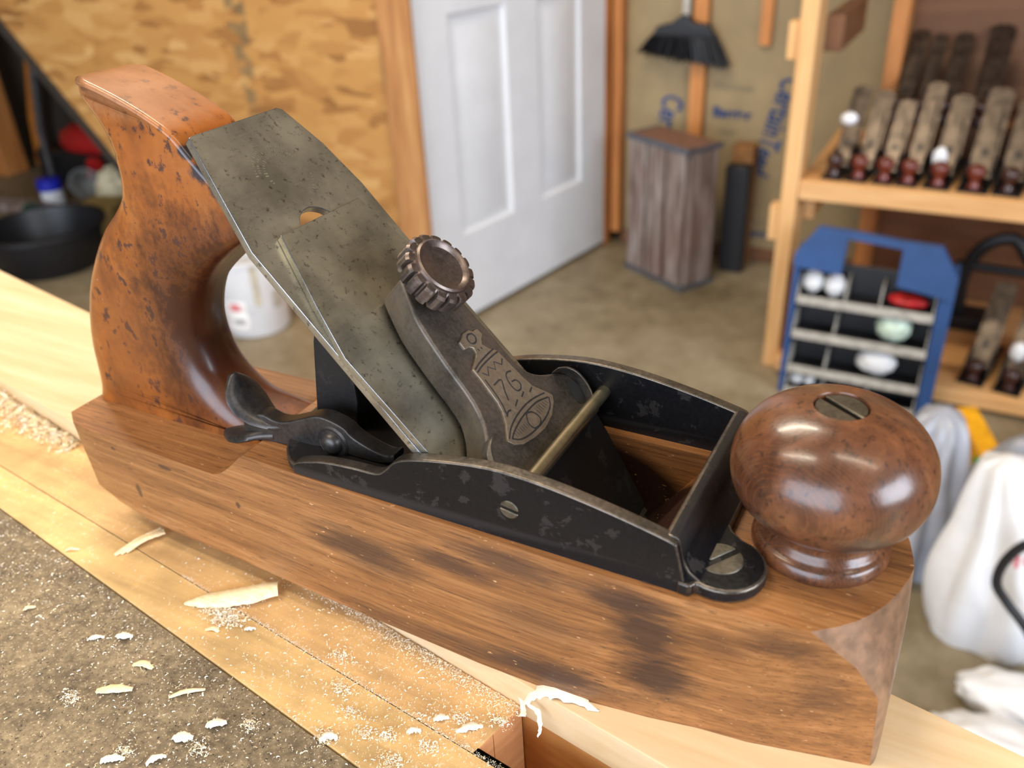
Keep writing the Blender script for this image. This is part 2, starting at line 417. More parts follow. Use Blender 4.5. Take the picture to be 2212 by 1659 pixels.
ob_ = finish(bm, 'wooden_body', M_BODY, plane, bevel=0.8, seg=2, angle=31, smooth=30)
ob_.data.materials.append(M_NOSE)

# open handle (tote): side profile with a rounding radius per point
TOTE = [(2.6, 148.8, 1.6), (6.6, 151, 1.6), (13, 152.2, 1.4), (20, 150.6, 1.4), (30, 147.2, 1.4), (40, 142.9, 1.4), (47.5, 138.6, 1.4), (53, 132.6, 1.4), (60, 125.4, 1.4), (66, 119.4, 1.4), (68.4, 114.5, 2.5),
        (64.5, 108.5, 3), (57, 103, 6), (48, 96.5, 9), (40, 89, 11), (35, 81, 11), (32.4, 72, 11), (32.6, 65, 11), (35, 58, 11), (39.5, 52, 10), (46, 47.5, 9), (54, 44, 5.5), (62, 41, 3), (64, 38.5, .8), (64, 31.0, .3),
        (40, 31.0, .3), (10, 31.0, .3), (-18, 31.0, .3), (-22.5, 31.2, .6), (-24.6, 36, 5), (-25.2, 42, 9), (-25.6, 50, 11), (-24.5, 59, 11), (-21.5, 70, 11), (-16, 83, 11), (-8, 95, 11), (0, 104.5, 11), (7, 110.6, 11), (12.5, 116.5, 11),
        (15.2, 123, 10.5), (15.4, 129.5, 10), (13.2, 135.5, 9), (9.5, 140.7, 6), (5, 145, 2.5)]
pp = smooth_path([(a, b, c) for a, b, c in TOTE], 4, True)
n = len(pp); HALF = 12.4; TY = 0.6
def tot_half(x, z):
    if z > 128: return HALF * math.sqrt(max(0.08, min(1, (x - 0.8) / 16.0)))
    return HALF
nrm = []
for i in range(n):
    d = (pp[(i + 1) % n] - pp[i - 1]); d = Vector((d.x, d.y)).normalized(); nrm.append(Vector((-d.y, d.x)))
area2 = sum(pp[i].x * pp[(i + 1) % n].y - pp[(i + 1) % n].x * pp[i].y for i in range(n))
sg = 1 if area2 > 0 else -1
bm = bmesh.new(); rings = []
lay = [k * PI / 2 / 5 for k in range(6)]
for side in (-1, 1):
    for ph in (lay[::-1] if side < 0 else lay):
        ring = []
        for p, nn in zip(pp, nrm):
            h = tot_half(p.x, p.y); r = min(p.z, h * .9)
            off = r * (1 - math.cos(ph)); y = (h - r) + r * math.sin(ph)
            q = Vector((p.x, p.y)) + nn * sg * off
            ring.append(bm.verts.new((q.x, TY + side * y, q.y)))
        rings.append(ring)
for a, b in zip(rings[:-1], rings[1:]):
    for i in range(n):
        j = (i + 1) % n; bm.faces.new((a[i], a[j], b[j], b[i]))
from mathutils.geometry import tessellate_polygon
for t in tessellate_polygon([[Vector((p.x, p.y, 0)) for p in pp]]):
    for R0 in (rings[0], rings[-1]):
        try: bm.faces.new([R0[i] for i in t])
        except ValueError: pass
tote = finish(bm, 'tote', M_TOTE, plane, smooth=50)
wn_ = tote.modifiers.new('weighted_normal', 'WEIGHTED_NORMAL'); wn_.weight = 70; wn_.keep_sharp = True

# front knob, turned
KX, KY = 231.8, 0.4
kf = lambda x, y, z: (KX + x, KY + y, z)
prof = smooth_path([(16.2, 48.0), (16.7, 49.6), (16.1, 51.6), (14.9, 52.6)], 4) + smooth_path([(14.6, 53.2), (13.7, 55.2), (14.4, 57.6), (17.6, 60.0), (21.2, 63.6), (23.1, 68.0), (23.5, 72.6), (22.6, 77.2), (20.2, 81.4), (16.4, 84.9), (11.6, 87.3), (7.0, 88.4), (6.2, 88.3), (6.1, 86.0)], 5)
bm = bmesh.new(); add_lathe(bm, [(0, 48.0)] + [(p.x, p.y) for p in prof] + [(0, 86.0)], 72, kf)
finish(bm, 'front_knob', M_KNOB, plane, smooth=40)
screw_head('knob_screw', plane, M_SCREW, M_DARK, (KX, KY, 87.9), (0, 0, 1), (1, -0.68, 0), 5.9, 1.5, 1.3, 0.2)

# iron top: two side plates, front wall, front flange with screw lugs, tail plate
PR = [(88.5, 48), (92, 47.9), (150, 47.6), (208, 47.6), (206.6, 53), (204.6, 61.8), (202.4, 62.8), (192, 65.2), (180, 67.4), (168, 68.9), (155, 69.2), (141, 67.2), (131, 64.8), (126, 62.6), (122.5, 59.0), (119, 56.8), (111, 56.4), (101, 55.4), (94, 53.6), (90.5, 52.4), (88.5, 51.0)]
pr = PR[:5] + [tuple(p) for p in smooth_path(PR[5:], 3)]
for y0, y1 in ((-31.2, -27.4), (29.0, 32.6)):
    bm = bmesh.new(); add_prism(bm, pr, XZY, y0, y1)
    o = finish(bm, 'side_plate', M_JAP, plane, bevel=0.9, seg=3, angle=40, mats=[M_JAP, M_WORN], topmat=True)
bm = bmesh.new()
wall = [(200.8, 47.8), (200.8, 62.2), (201.6, 63.0), (203.8, 63.0), (204.8, 62.2), (206.0, 56.5), (207.6, 53.6), (210, 51.9), (211, 51.4), (211, 47.8)]
add_prism(bm, wall, XZY, -29.5, 31)
finish(bm, 'front_wall', M_JAP, plane, bevel=0.6, seg=2, angle=40, mats=[M_JAP, M_WORN])
LUG = [(205, -31.6), (208.5, -31.9)]
for i in range(15):
    a = math.radians(-112 + 190 * i / 14); LUG.append((213.2 + 10.3 * math.cos(a), -20.4 + 10.3 * math.sin(a)))
LUG += [(212.2, -8.0), (210.2, -4.5), (209.6, 0.7)]
LUG = [tuple(p) for p in LUG]
plan = LUG + [(x, 1.4 - y) for x, y in LUG[::-1][1:]]
bm = bmesh.new(); add_prism(bm, plan, XYZ, 48.02, 51.7)
finish(bm, 'front_flange', M_JAP, plane, bevel=0.8, seg=3, angle=40, mats=[M_JAP, M_WORN])
bm = bmesh.new()
tail = [tuple(p) for p in smooth_path([(100, -30.8), (92, -30.9), (86, -29.6), (79, -22), (75, -10), (74, 0.7), (75, 11), (79, 23), (86, 31), (92, 32.3), (100, 32.2)], 3)]
add_prism(bm, tail + [(118, 29), (118, -27.6)], XYZ, 48.02, 51.2)
finish(bm, 'tail_plate', M_JAP, plane, bevel=0.7, seg=2, angle=40, mats=[M_JAP, M_WORN])
screw_head('flange_screw', plane, M_SCREW, M_DARK, (212.2, -19.6, 51.8), (0, 0, 1), (1, 1.49, 0), 5.6, 1.5, 1.2, 0.15)
screw_head('flange_screw', plane, M_SCREW, M_DARK, (212.2, 21.0, 51.8), (0, 0, 1), (1, -0.2, 0), 5.6, 1.7, 1.2, 0.15)
screw_head('side_screw', plane, M_SCREW, M_DARK, (160.9, -31.2, 58.2), (0, -1, 0), (1, 0, -0.15), 2.7, 0.9, 0.7, 0.35)
bm = bmesh.new(); add_tube(bm, [(161.6, -27.6, 60.4), (161.6, 29.2, 60.4)], 2.05, 20)
finish(bm, 'cross_rod', M_ROD, plane)

# cutting iron with a round hole (polygon in the 45 degree plane, hole bridged)
IRON = [(-57.6, -14.6), (-57.9, -13.2), (-58.0, 21.4), (-57.0, 23.0), (-42.5, 27.0), (-25.5, 28.7), (-3, 27.9), (60, 26.6), (135.5, 26.6), (135.5, -27.0), (60, -27.2), (48, -27.2), (-21.5, -24.8)]
def ring_prism(bm, outer, hole, f, h0, h1):
    """outer polygon with one hole: split into two ngons along a line through the hole"""
    k0 = max(range(len(hole)), key=lambda i: hole[i][1]); k1 = min(range(len(hole)), key=lambda i: hole[i][1])
    o0 = min(range(len(outer)), key=lambda i: (Vector(outer[i]) - Vector(hole[k0])).length + (0 if outer[i][1] > hole[k0][1] else 999))
    o1 = min(range(len(outer)), key=lambda i: (Vector(outer[i]) - Vector(hole[k1])).length + (0 if outer[i][1] < hole[k1][1] else 999))
    V = {}
    for h in (h0, h1):
        V[h] = ([bm.verts.new(f(p[0], p[1], h)) for p in outer], [bm.verts.new(f(p[0], p[1], h)) for p in hole])
    def walk(n, a, b):
        r = [a]
        while r[-1] != b: r.append((r[-1] + 1) % n)
        return r
    no, nh = len(outer), len(hole)
    for h in (h0, h1):
        O, H = V[h]
        A = walk(no, o0, o1); B = walk(no, o1, o0); C1 = walk(nh, k1, k0); D = walk(nh, k0, k1)
        # hole runs the same way round as the outer outline
        def arc(a, b): return walk(nh, a, b)
        fa = [O[i] for i in A] + [H[i] for i in arc(k0, k1)[::-1]]
        fb = [O[i] for i in B] + [H[i] for i in arc(k1, k0)[::-1]]
        bm.faces.new(fa); bm.faces.new(fb)
    for ring in (0, 1):
        a, b = V[h0][ring], V[h1][ring]; m = len(a)
        for i in range(m): bm.faces.new((a[i], a[(i + 1) % m], b[(i + 1) % m], b[i]))
def ccw(p):
    return p if sum(p[i][0] * p[(i + 1) % len(p)][1] - p[(i + 1) % len(p)][0] * p[i][1] for i in range(len(p))) > 0 else p[::-1]
HOLE = [(-18.6 + 7.2 * math.cos(2 * PI * i / 32), 2.2 + 7.2 * math.sin(2 * PI * i / 32)) for i in range(32)]
bm = bmesh.new(); ring_prism(bm, ccw(IRON), ccw(HOLE), BL, 136.9, 139.4)
iron = finish(bm, 'cutting_iron', M_BLADE, plane, bevel=0.28, seg=2, angle=40, mats=[M_BLADE, M_EDGE])
# worn maker's stamp: broken arcs of tiny punched ticks, no longer readable
bm = bmesh.new(); rnd = random.Random(3)
for rad, a0, a1, m in ((9.6, 110, 262, 30), (8.2, 118, 250, 24), (6.4, 130, 300, 22), (9.0, 20, 70, 8)):
    for i in range(m):
        if rnd.random() < 0.25: continue
        a = math.radians(a0 + (a1 - a0) * i / (m - 1)); u, y = -38 + rad * math.cos(a), 5 + rad * math.sin(a)
        p = Vector(BL(u, y, 139.42)); sx = 0.12 + rnd.random() * 0.14
        t = Vector(BL(math.cos(a), math.sin(a), 0)) * (0.25 + rnd.random() * .35); w = Vector(BL(-math.sin(a), math.cos(a), 0)) * sx
        bm.faces.new([bm.verts.new(p + t + w), bm.verts.new(p + t - w), bm.verts.new(p - t - w), bm.verts.new(p - t + w)])
finish(bm, 'worn_stamp', old_iron('stamp_bright', (128, 120, 102), (146, 138, 118), 0.5, 0.8), iron)
# cap iron, tapered at the top, bending up off the iron lower down
CAPI = [(-21.4, -14.8), (-21.2, 20.2), (-2, 24.0), (8, 25.8), (24, 26.2), (110, 26.2), (110, -26.6), (50, -26.9), (15.8, -26.8), (0, -22.2)]
bm = bmesh.new(); add_prism(bm, CAPI, BL, 139.42, 141.5)
finish(bm, 'cap_iron', M_BLADE2, plane, bevel=0.22, seg=2, angle=40, mats=[M_BLADE2, M_EDGE])

# lever cap
LT = [(8.3, -3.5), (9.4, 3.4), (13, 8.0), (19, 10.3), (24.5, 10.6), (33.4, 10.6), (45.6, 10.5), (50.8, 11.9), (54.4, 15.6), (57.4, 21.5), (60.0, 25.0), (64, 26.6), (75, 26.6),
      (75, -26.6), (66, -26.6), (62.5, -25.8), (59.5, -23.6), (54, -18.0), (46.6, -14.4), (34, -12.6), (21.5, -10.0), (14.2, -6.8)]
lt = [tuple(p) for p in smooth_path(LT[:12], 3)] + LT[12:14] + [tuple(p) for p in smooth_path(LT[14:] + [LT[0]], 3)][:-1]
def shrink(p): return (p[0] + (0.5 if p[0] < 20 else 0), -0.5 + (p[1] + 0.5) * (0.80 if p[0] < 50 else 0.80 + 0.18 * min(1, (p[0] - 50) / 12)))
bm = bmesh.new(); add_prism(bm, [shrink(p) for p in lt], BL, 142.2, 154.0, lt)
lever = finish(bm, 'lever_cap', M_LEVER, plane, bevel=1.3, seg=3, angle=38)
bm = bmesh.new()
toe = [(66, 153.0), (75, 151.8), (82, 150.2), (108, 142.6), (108, 141.3), (66, 142.2)]
add_prism(bm, toe, lambda u, c, h: BL(u, h, c), -26.2, 26.2)
finish(bm, 'lever_cap_toe', M_JAP, plane, bevel=0.6, seg=2)
for sgn in (1, -1):                                            # hooked ears at the two lower corners
    arc = [(56.5, 21.0), (58.4, 24.6), (61.6, 26.9), (65.5, 27.0), (69.0, 25.6), (70.6, 23.4)]
    arc = smooth_path([(u, (y if sgn > 0 else -0.6 - y)) for u, y in arc], 4)
    bm = bmesh.new(); R_ = []
    for p in arc:
        R_.append([bm.verts.new(BL(p.x, p.y + dy, c)) for dy, c in ((0, 153.5), (-sgn * 1.8, 153.5), (-sgn * 1.8, 157.0), (0, 156.2))])
    for a, b in zip(R_[:-1], R_[1:]):
        for i in range(4): bm.faces.new((a[i], a[(i + 1) % 4], b[(i + 1) % 4], b[i]))
    bm.faces.new(R_[0]); bm.faces.new(R_[-1])
    finish(bm, 'ear', M_LEVER, lever, bevel=0.3, seg=1)
bm = bmesh.new()
pk = smooth_path([(61.0, 22.0), (63.5, 24.9), (67, 24.9), (69.6, 22.8), (68.0, 19.5)], 3, True)
add_prism(bm, [tuple(p) for p in pk], BL, 153.6, 154.15); finish(bm, 'ear_recess_shade', M_DARK, lever)  # flat dark patch standing in for the shade of the ear hollow
# bell emblem, raised, with engraved lines
BELL = [(32.1, -3.6), (34.7, -3.8), (34.9, -1.8), (36.0, -0.7), (37.4, -1.3), (38.9, -3.9), (40.0, -6.8), (43.3, -6.9), (47.3, -7.4), (51.2, -7.9), (53.9, -8.9), (57.0, -11.1), (59.3, -13.8), (60.6, -15.2), (62.6, -14.0), (64.4, -11.0), (65.5, -5.6), (65.9, 0.2), (64.9, 5.8), (62.7, 10.3), (61.1, 12.0), (59.3, 11.1), (57.5, 9.7), (54.8, 7.9), (51.5, 7.2), (47.8, 6.9), (44.2, 6.6), (40.6, 6.3), (38.6, 4.2), (36.6, 3.2), (35.3, 4.5), (34.6, 6.2), (32.3, 5.9), (32.2, 3.9), (31.1, 2.8), (30.9, 0.2), (31.7, -1.4)]
bm = bmesh.new(); add_prism(bm, [(58.5 + (u - 58.5) * 1.0, y) for u, y in BELL], BL, 153.6, 154.95)
finish(bm, 'bell_emblem', M_EMBLEM, lever, bevel=0.35, seg=2, angle=25)
LINES = [[(40.6, -6.2), (40.0, -2.9), (39.7, 1.5), (39.6, 5.4)], [(41.6, -6.3), (41.1, -2.9), (40.9, 1.8), (41.0, 6.0)],
         [(42.6, -5.0), (44.3, -3.6), (42.3, -1.6), (44.4, 0.2), (42.4, 1.8), (44.5, 3.6), (43.3, 5.4)],
         [(47.2, -4.6), (47.4, -0.9), (50.1, -2.6), (53.0, -4.2)],
         [(47.6, 4.8), (47.1, 3.0), (48.0, 1.5), (50.7, 0.7), (52.8, 1.2), (53.1, 3.0), (52.0, 4.2), (50.4, 3.8), (49.9, 2.0)],
         [(55.8, -9.0), (55.1, -7.4), (55.3, -6.0)], [(55.5, -3.6), (54.6, -1.2)], [(54.9, 1.0), (54.3, 3.0)], [(55.6, 5.0), (55.0, 7.0)],
         [(60.4, -14.0), (58.8, -11.0), (57.7, -6.6), (57.2, -0.7), (57.6, 4.3), (58.8, 9.6)],
         [(61.0, -13.2), (60.0, -10.5), (59.1, -5.8), (58.8, -1.2), (59.0, 4.5), (60.4, 9.6)],
         [(61.0, -13.2), (62.8, -10.8), (63.8, -6.6), (64.1, -1.1), (63.7, 3.8), (62.6, 7.6), (60.6, 9.8)],
         [(59.0, -1.9), (59.9, -3.2), (61.7, -4.2), (63.5, -3.6), (64.0, -0.9), (63.0, 0.9), (61.2, 0.8), (59.8, -0.2), (59.0, -1.9)],
         [(32.5, 2.6), (32.0, 1.0), (33.0, -0.4), (34.6, -0.2), (35.0, 1.5), (33.9, 2.8), (32.5, 2.6)], [(44.4, -5.9), (48.8, -6.4), (52.5, -7.2), (55.3, -8.5)],
         [(37, 1.6), (37.6, 1.7)], [(36.8, 0.2), (37.5, .3)]]
for i in range(7):
    LINES.append([(60.0 + 0.1 * i, -11.0 + 1.0 * i), (61.8 + 0.05 * i, -11.0 + 1.0 * i)])
for i in range(6):
    LINES.append([(59.6 + 0.12 * i, 1.8 + 1.1 * i), (62.2 - 0.1 * i, 2.4 + 1.1 * i)])
bm = bmesh.new()
for ln in LINES:
    fine = len(ln) == 2 and ln[0][0] > 59
    pts = smooth_path([BL(u, y, 154.93) for u, y in ln], 4) if len(ln) > 2 and abs(ln[0][0] - 42.6) > .05 else [Vector(BL(u, y, 154.93)) for u, y in ln]
    add_tube(bm, pts, 0.13 if fine else 0.3, 6, flat=0.35, up=(S, 0, S))
finish(bm, 'engraved_bell_lines', M_ENGR, lever)
# thumb screw
TS = Vector(BL(14.0, 0.3, 0)); ax = Vector((S, 0, S))
e1 = Vector((S, 0, -S)); e2 = Vector((0, 1, 0))
tf = lambda x, y, z: TS + e1 * x + e2 * y + ax * z
bm = bmesh.new(); add_lathe(bm, [(4.2, 153), (4.2, 159.5)], 24, tf); finish(bm, 'thumb_screw_shank', M_THUMB, plane)
bm = bmesh.new(); NT = 17; out = []
for i in range(NT * 8):
    a = 2 * PI * i / (NT * 8); t = (i % 8) / 8.0
    out.append((10.9 - (1.35 if t < 0.25 else 0.0) + (0.25 * math.sin(PI * (t - .25) / .75) if t >= .25 else 0), a))
def tring(sc_, h): return [bm.verts.new(tf(r * sc_ * math.cos(a), r * sc_ * math.sin(a), h)) for r, a in out]
def cring(r, h): return [bm.verts.new(tf(r * math.cos(a), r * math.sin(a), h)) for _, a in out]
R_ = [cring(6, 158.6), tring(0.93, 158.6), tring(1.0, 159.4), tring(1.0, 163.8), tring(0.94, 164.6), cring(8.6, 164.8), cring(8.5, 165.5), cring(7.9, 165.9), cring(7.2, 165.6), cring(6.4, 164.9), cring(3, 164.3), cring(0.4, 164.2)]
for a, b in zip(R_[:-1], R_[1:]):
    m = len(a)
    for i in range(m): bm.faces.new((a[i], a[(i + 1) % m], b[(i + 1) % m], b[i]))
bm.faces.new(R_[0]); bm.faces.new(R_[-1])
finish(bm, 'thumb_screw', M_THUMB, plane, smooth=28)

# frog under the iron: side web, bed and back
bm = bmesh.new()
add_prism(bm, [(80, 51.1), (84, 80), (90, 99), (97, 96), (97.5, 62), (96, 51.1)], XZY, -9, 12)
add_prism(bm, [(97, 96.4), (140, 53.4), (137, 51.1), (128, 51.1), (97, 84)], XZY, 4, 20)
finish(bm, 'frog', M_JAP, plane, bevel=0.8, seg=2)
bm = bmesh.new(); add_lathe(bm, [(0, 0), (3.4, 0), (3.9, 1.2), (3.4, 3.4), (1.6, 4.2), (0, 4.2)], 24, lambda x, y, z: (104 + x, 2 - z, 64 + y)); finish(bm, 'adjusting_nut', M_BRASS, plane)
# forked adjusting lever, cast, with two finger pads
def blobtube(bm, pts, r, flat=None, n=14, y=-18):
    add_tube(bm, [(x, yy, z) for x, yy, z in pts], r, n)
arm = [tuple(p) for p in smooth_path([(61, -18, 56.2), (66, -18, 53.4), (73, -18, 51.9), (82, -18, 53.6), (89, -18, 55.2), (96, -18, 54.8), (102, -18, 53.4), (109, -18, 53.2), (116, -18, 54.6)], 5)]
top = smooth_path([(62.0, 55.2), (66, 56.6), (69.4, 57.2), (73.6, 56.2), (78, 56.8), (84.7, 59.6), (90.7, 62.1), (95.7, 62.1), (100.9, 60.6), (103.5, 58.3), (109.1, 56.0), (114.4, 54.9), (118, 56.0)], 3)
bot = smooth_path([(118, 53.4), (112.9, 51.7), (108.3, 51.4), (102, 51.3), (96, 51.4), (92, 51.4), (84.1, 49.4), (73.6, 47.6), (66, 46.8), (62, 46.6), (60.0, 48.5), (60.2, 52.5)], 3)
bm = bmesh.new(); add_prism(bm, [tuple(p) for p in top] + [tuple(p) for p in bot], XZY, -20.8, -15.2)
alev = finish(bm, 'adjusting_lever', M_FINGER, plane, bevel=1.0, seg=2, angle=35)
def tongue(path, wid, thick, yc):
    """flat curled finger pad: path in x-z, half widths across y, rounded end"""
    P = smooth_path([(a, b, 0) for a, b in path], 6); m = len(P); bm = bmesh.new(); rows = []
    for i, p in enumerate(P):
        d = (P[min(i + 1, m - 1)] - P[max(i - 1, 0)]).normalized(); nn = Vector((-d.y, d.x, 0)); t = i / (m - 1)
        w = interp([(k / (len(wid) - 1), v) for k, v in enumerate(wid)], t)
        row = []
        for k in range(12):
            a = 2 * PI * k / 12; cx_ = math.cos(a); sx_ = math.sin(a)
            off = thick * .5 * (1 if sx_ > 0 else -1) * abs(sx_) ** .6 + (0.9 * (abs(cx_) ** 2) if True else 0)
            q = p + nn * off; row.append(bm.verts.new((q.x, yc + w * (1 if cx_ > 0 else -1) * abs(cx_) ** .8, q.y)))
        rows.append(row)
    for a, b in zip(rows[:-1], rows[1:]):
        for k in range(12): bm.faces.new((a[k], a[(k + 1) % 12], b[(k + 1) % 12], b[k]))
    bm.faces.new(rows[0]); bm.faces.new(rows[-1])
    return finish(bm, 'finger_pad', M_FINGER, alev, smooth=60)
tongue([(78, 55.5), (72, 54.0), (67, 55.4), (62.5, 59.4), (59.4, 64.4), (57.8, 68.0)], [2.6, 3.2, 4.2, 6.0, 7.3, 6.9, 4.4, 1.2], 2.2, -18)
tongue([(72, 50.5), (64, 49.0), (57, 46.6), (49.5, 44.6)], [2.6, 3.6, 5.4, 5.8, 4.8, 2.0], 2.6, -18.5)
bm = bmesh.new()
pf = lambda x, y, z: (96.2 + x, -20.4 - z, 54.6 + y)
add_lathe(bm, [(5.6, -0.5), (5.6, 0.5), (5.0, 1.0), (4.2, 0.7), (3.6, 0.7), (3.3, 1.6), (2.6, 2.6), (1.4, 3.1), (0, 3.2)], 36, pf)
finish(bm, 'pivot_screw', M_FINGER, alev, smooth=45)

# ------------------------------------------------------------------ workbench
def fin(bm, name, mat, root, **kw):
    """part of an unrotated thing, geometry given in world millimetres"""
    off = Vector((0, 0, 0)); p = root
    while p is not None: off += p.location / MM; p = p.parent
    bmesh.ops.translate(bm, verts=bm.verts, vec=-off)
    return finish(bm, name, mat, root, **kw)
def span(name, a, b, mat, root, bevel=0, r=None, **kw):
    bm = bmesh.new(); add_span(bm, a, b, r); return fin(bm, name, mat, root, bevel=bevel, seg=1, **kw)
FL = -870.0
M_PINE = lumber('pale_pine', (212, 178, 132), (222, 192, 150), (230, 206, 170), 0, 0.55, 1.0)
def bench_wood(name, base):
    k = Mat(name, base, 0.6)
    a = k.noise(k.co((0.012, 0.16, 0.16), rot=(0, 0, 0.165)), 1.0, 5, 0.6); b = k.noise(k.co((0.05, 0.05, 0.05)), 1.0, 4)
    sp = k.noise(k.co((0.55, 0.55, 0.55)), 1.0, 3, 0.7)
    d = tuple(int(x * .86) for x in base); l = tuple(min(255, int(x * 1.12)) for x in base)
    c = k.ramp(k.math('ADD', k.math('MULTIPLY', a, .5), k.math('MULTIPLY', b, .5)), [(0.36, d), (0.5, base), (0.64, l)])
    c = k.mix(k.math('MULTIPLY', k.mask(sp, 0.57, 0.68), k.mask(b, 0.40, 0.62)), c, (236, 216, 182))
    k.color(c); k.bump(sp, 0.2, 0.3); return k.m
M_STRIP = bench_wood('bench_maple', (212, 174, 116)); M_STRIP2 = bench_wood('bench_maple_inner', (204, 162, 108))
def mdf():
    k = Mat('worn_hardboard', (120, 104, 80), 0.75)
    a = k.noise(k.co((0.05, 0.05, 0.05)), 1.0, 4, 0.6); b = k.noise(k.co((0.32, 0.32, 0.32)), 1.0, 5, 0.72); d = k.noise(k.co((1.1, 1.1, 1.1)), 1.0, 2)
    c = k.ramp(k.math('ADD', k.math('MULTIPLY', a, .45), k.math('MULTIPLY', b, .55)), [(0.36, (80, 68, 52)), (0.5, (122, 106, 82)), (0.62, (156, 138, 108))])
    c = k.mix(k.mask(d, 0.62, 0.70), c, (188, 170, 142)); c = k.mix(k.mask(d, 0.36, 0.30), c, (56, 48, 40))
    k.color(c); k.bump(b, 0.3, 0.4); return k.m
M_MDF = mdf()
M_END = lumber('end_grain_maple', (186, 128, 82), (200, 142, 94), (212, 158, 108), 1, 0.6, 2.0)
M_BEAM = lumber('bench_beam', (168, 110, 54), (186, 126, 66), (200, 144, 84), 0, 0.65, 1.2)
bench = empty('workbench', 'woodworking bench with raised pale board and grey brown worktop, under the large hand plane', 'workbench', (60, -40, FL))
def slab(name, poly, z0, z1, mat, bevel=0.5, **kw):
    bm = bmesh.new(); add_prism(bm, poly, XYZ, z0, z1); return fin(bm, name, mat, bench, bevel=bevel, seg=2, **kw)
def near(x): return -6.1 - 0.1745 * x           # near edge of the raised board
def far(x): return 56.5 - 0.1985 * x
X0, X1 = -900, 700
slab('raised_board', [(X0, near(X0)), (X1, near(X1)), (X1, far(X1)), (X0, far(X0))], -13.5, 0, M_PINE, 0.5)
slab('bench_beam', [(X0, near(X0) + .3), (X1, near(X1) + .3), (X1, far(X1) - 2), (X0, far(X0) - 2)], -95, -13.5, M_BEAM, 0.3)
def glue(x): return -32.2 - 0.137 * x
def mdfe(x): return -49.8 - 0.1635 * x
SE = 161.6                                        # where the inner strip is cut off for the vice slot
slab('inner_strip', [(X0, near(X0) - .25), (SE + 1.2, near(SE) - .25), (SE - 3.4, glue(SE) + .1), (X0, glue(X0) + .1)], -55, -10.0, M_STRIP2, 0.35)
slab('outer_strip', [(X0, glue(X0) - .12), (X1, glue(X1) - .12), (X1, mdfe(X1) + .15), (X0, mdfe(X0) + .15)], -55, -10.15, M_STRIP, 0.4)
slab('worktop_panel', [(X0, mdfe(X0) - .2), (X1, mdfe(X1) - .2), (X1, -640), (X0, -640)], -30, -10.6, M_MDF, 0.5)
slab('slot_floor', [(SE - 10, near(SE - 10)), (X1, near(X1)), (X1, glue(X1)), (SE - 10, glue(SE - 10))], -62, -55, M_BEAM, 0.2)
bm = bmesh.new(); add_span(bm, (SE - 3.2, 0, 0), (SE - 3.2, 0, 0)); bm.free()
# end-grain face of the cut strip, two laminations with a fine joint
def endpt(t): return (SE + 1.2 + (-4.6) * t + 0.06, (near(SE) - .25) + ((glue(SE) + .1) - (near(SE) - .25)) * t)
for a, b in ((0.01, 0.60), (0.615, 0.99)):
    p, q = endpt(a), endpt(b)
    slab('strip_end_face', [(p[0] - .6, p[1]), (p[0] + .25, p[1]), (q[0] + .25, q[1]), (q[0] - .6, q[1])], -54.5, -10.35, M_END, 0.1)
for x, y in ((-820, 110), (-820, -560), (600, -120), (600, -600)):
    span('bench_leg', (x - 45, y - 45, FL), (x + 45, y + 45, -50 if y > -200 else -30), M_BEAM, bench, 2)
span('stretcher', (-780, -85, FL + 150), (600, -40, FL + 250), M_BEAM, bench, 2)

# ------------------------------------------------------------------ shavings and sawdust on the bench
def shaving_mat(name, c1, c2):
    k = Mat(name, c1, 0.6)
    a = k.noise(k.co((0.25, 1.2, 1.2)), 1.0, 4); k.color(k.ramp(a, [(0.35, c1), (0.65, c2)]))
    k.b.inputs['Subsurface Weight'].default_value = 0.15; k.b.inputs['Subsurface Radius'].default_value = (.002, .0015, .001)
    return k.m
M_SHAV = shaving_mat('wood_shaving', (236, 208, 158), (248, 230, 192)); M_SHAV2 = shaving_mat('white_shaving', (240, 228, 208), (252, 246, 234))
ZB = -9.95
def ribbon_sheet(name, mat, path, widths, arch, label, thick=0.25, ragged=0.6, seed=1):
    """thin curled shaving: path centre line, half widths, arch height across"""
    rr = random.Random(seed); pts = smooth_path(path, 6); bm = bmesh.new(); rows = []
    m = len(pts); K = 7
    for i, p in enumerate(pts):
        d = (pts[min(i + 1, m - 1)] - pts[max(i - 1, 0)]).normalized(); s = Vector((-d.y, d.x, 0)).normalized()
        w = interp([(k / (len(widths) - 1), v) for k, v in enumerate(widths)], i / (m - 1)); ar = interp([(k / (len(arch) - 1), v) for k, v in enumerate(arch)], i / (m - 1))
        row = []
        for k in range(K):
            t = -1 + 2 * k / (K - 1); e = (rr.random() - .5) * ragged if abs(t) == 1 else 0
            row.append(p + s * (w * t + e) + Vector((0, 0, ar * (1 - t * t) + (rr.random() - .5) * .12)))
        rows.append(row)
    base = Vector((sum(p.x for p in pts) / m, sum(p.y for p in pts) / m, min(v.z for r in rows for v in r)))
    up = [[bm.verts.new(v + Vector((0, 0, thick))) for v in r] for r in rows]; dn = [[bm.verts.new(v) for v in r] for r in rows]
    for i in range(m - 1):
        for k in range(K - 1):
            bm.faces.new((up[i][k], up[i][k + 1], up[i + 1][k + 1], up[i + 1][k])); bm.faces.new((dn[i][k], dn[i + 1][k], dn[i + 1][k + 1], dn[i][k + 1]))
        for k in (0, K - 1): bm.faces.new((up[i][k], up[i + 1][k], dn[i + 1][k], dn[i][k]))
    for i in (0, m - 1):
        for k in range(K - 1): bm.faces.new((up[i][k], up[i][k + 1], dn[i][k + 1], dn[i][k]))
    o = finish(bm, name, mat, loc=base, smooth=60); tag(o, label, 'wood shaving', {'wood_chip': 'loose chips on the bench', 'wood_sliver': 'split slivers by the plane heel', 'torn_shaving': 'torn shavings at the vice slot'}.get(name)); return o
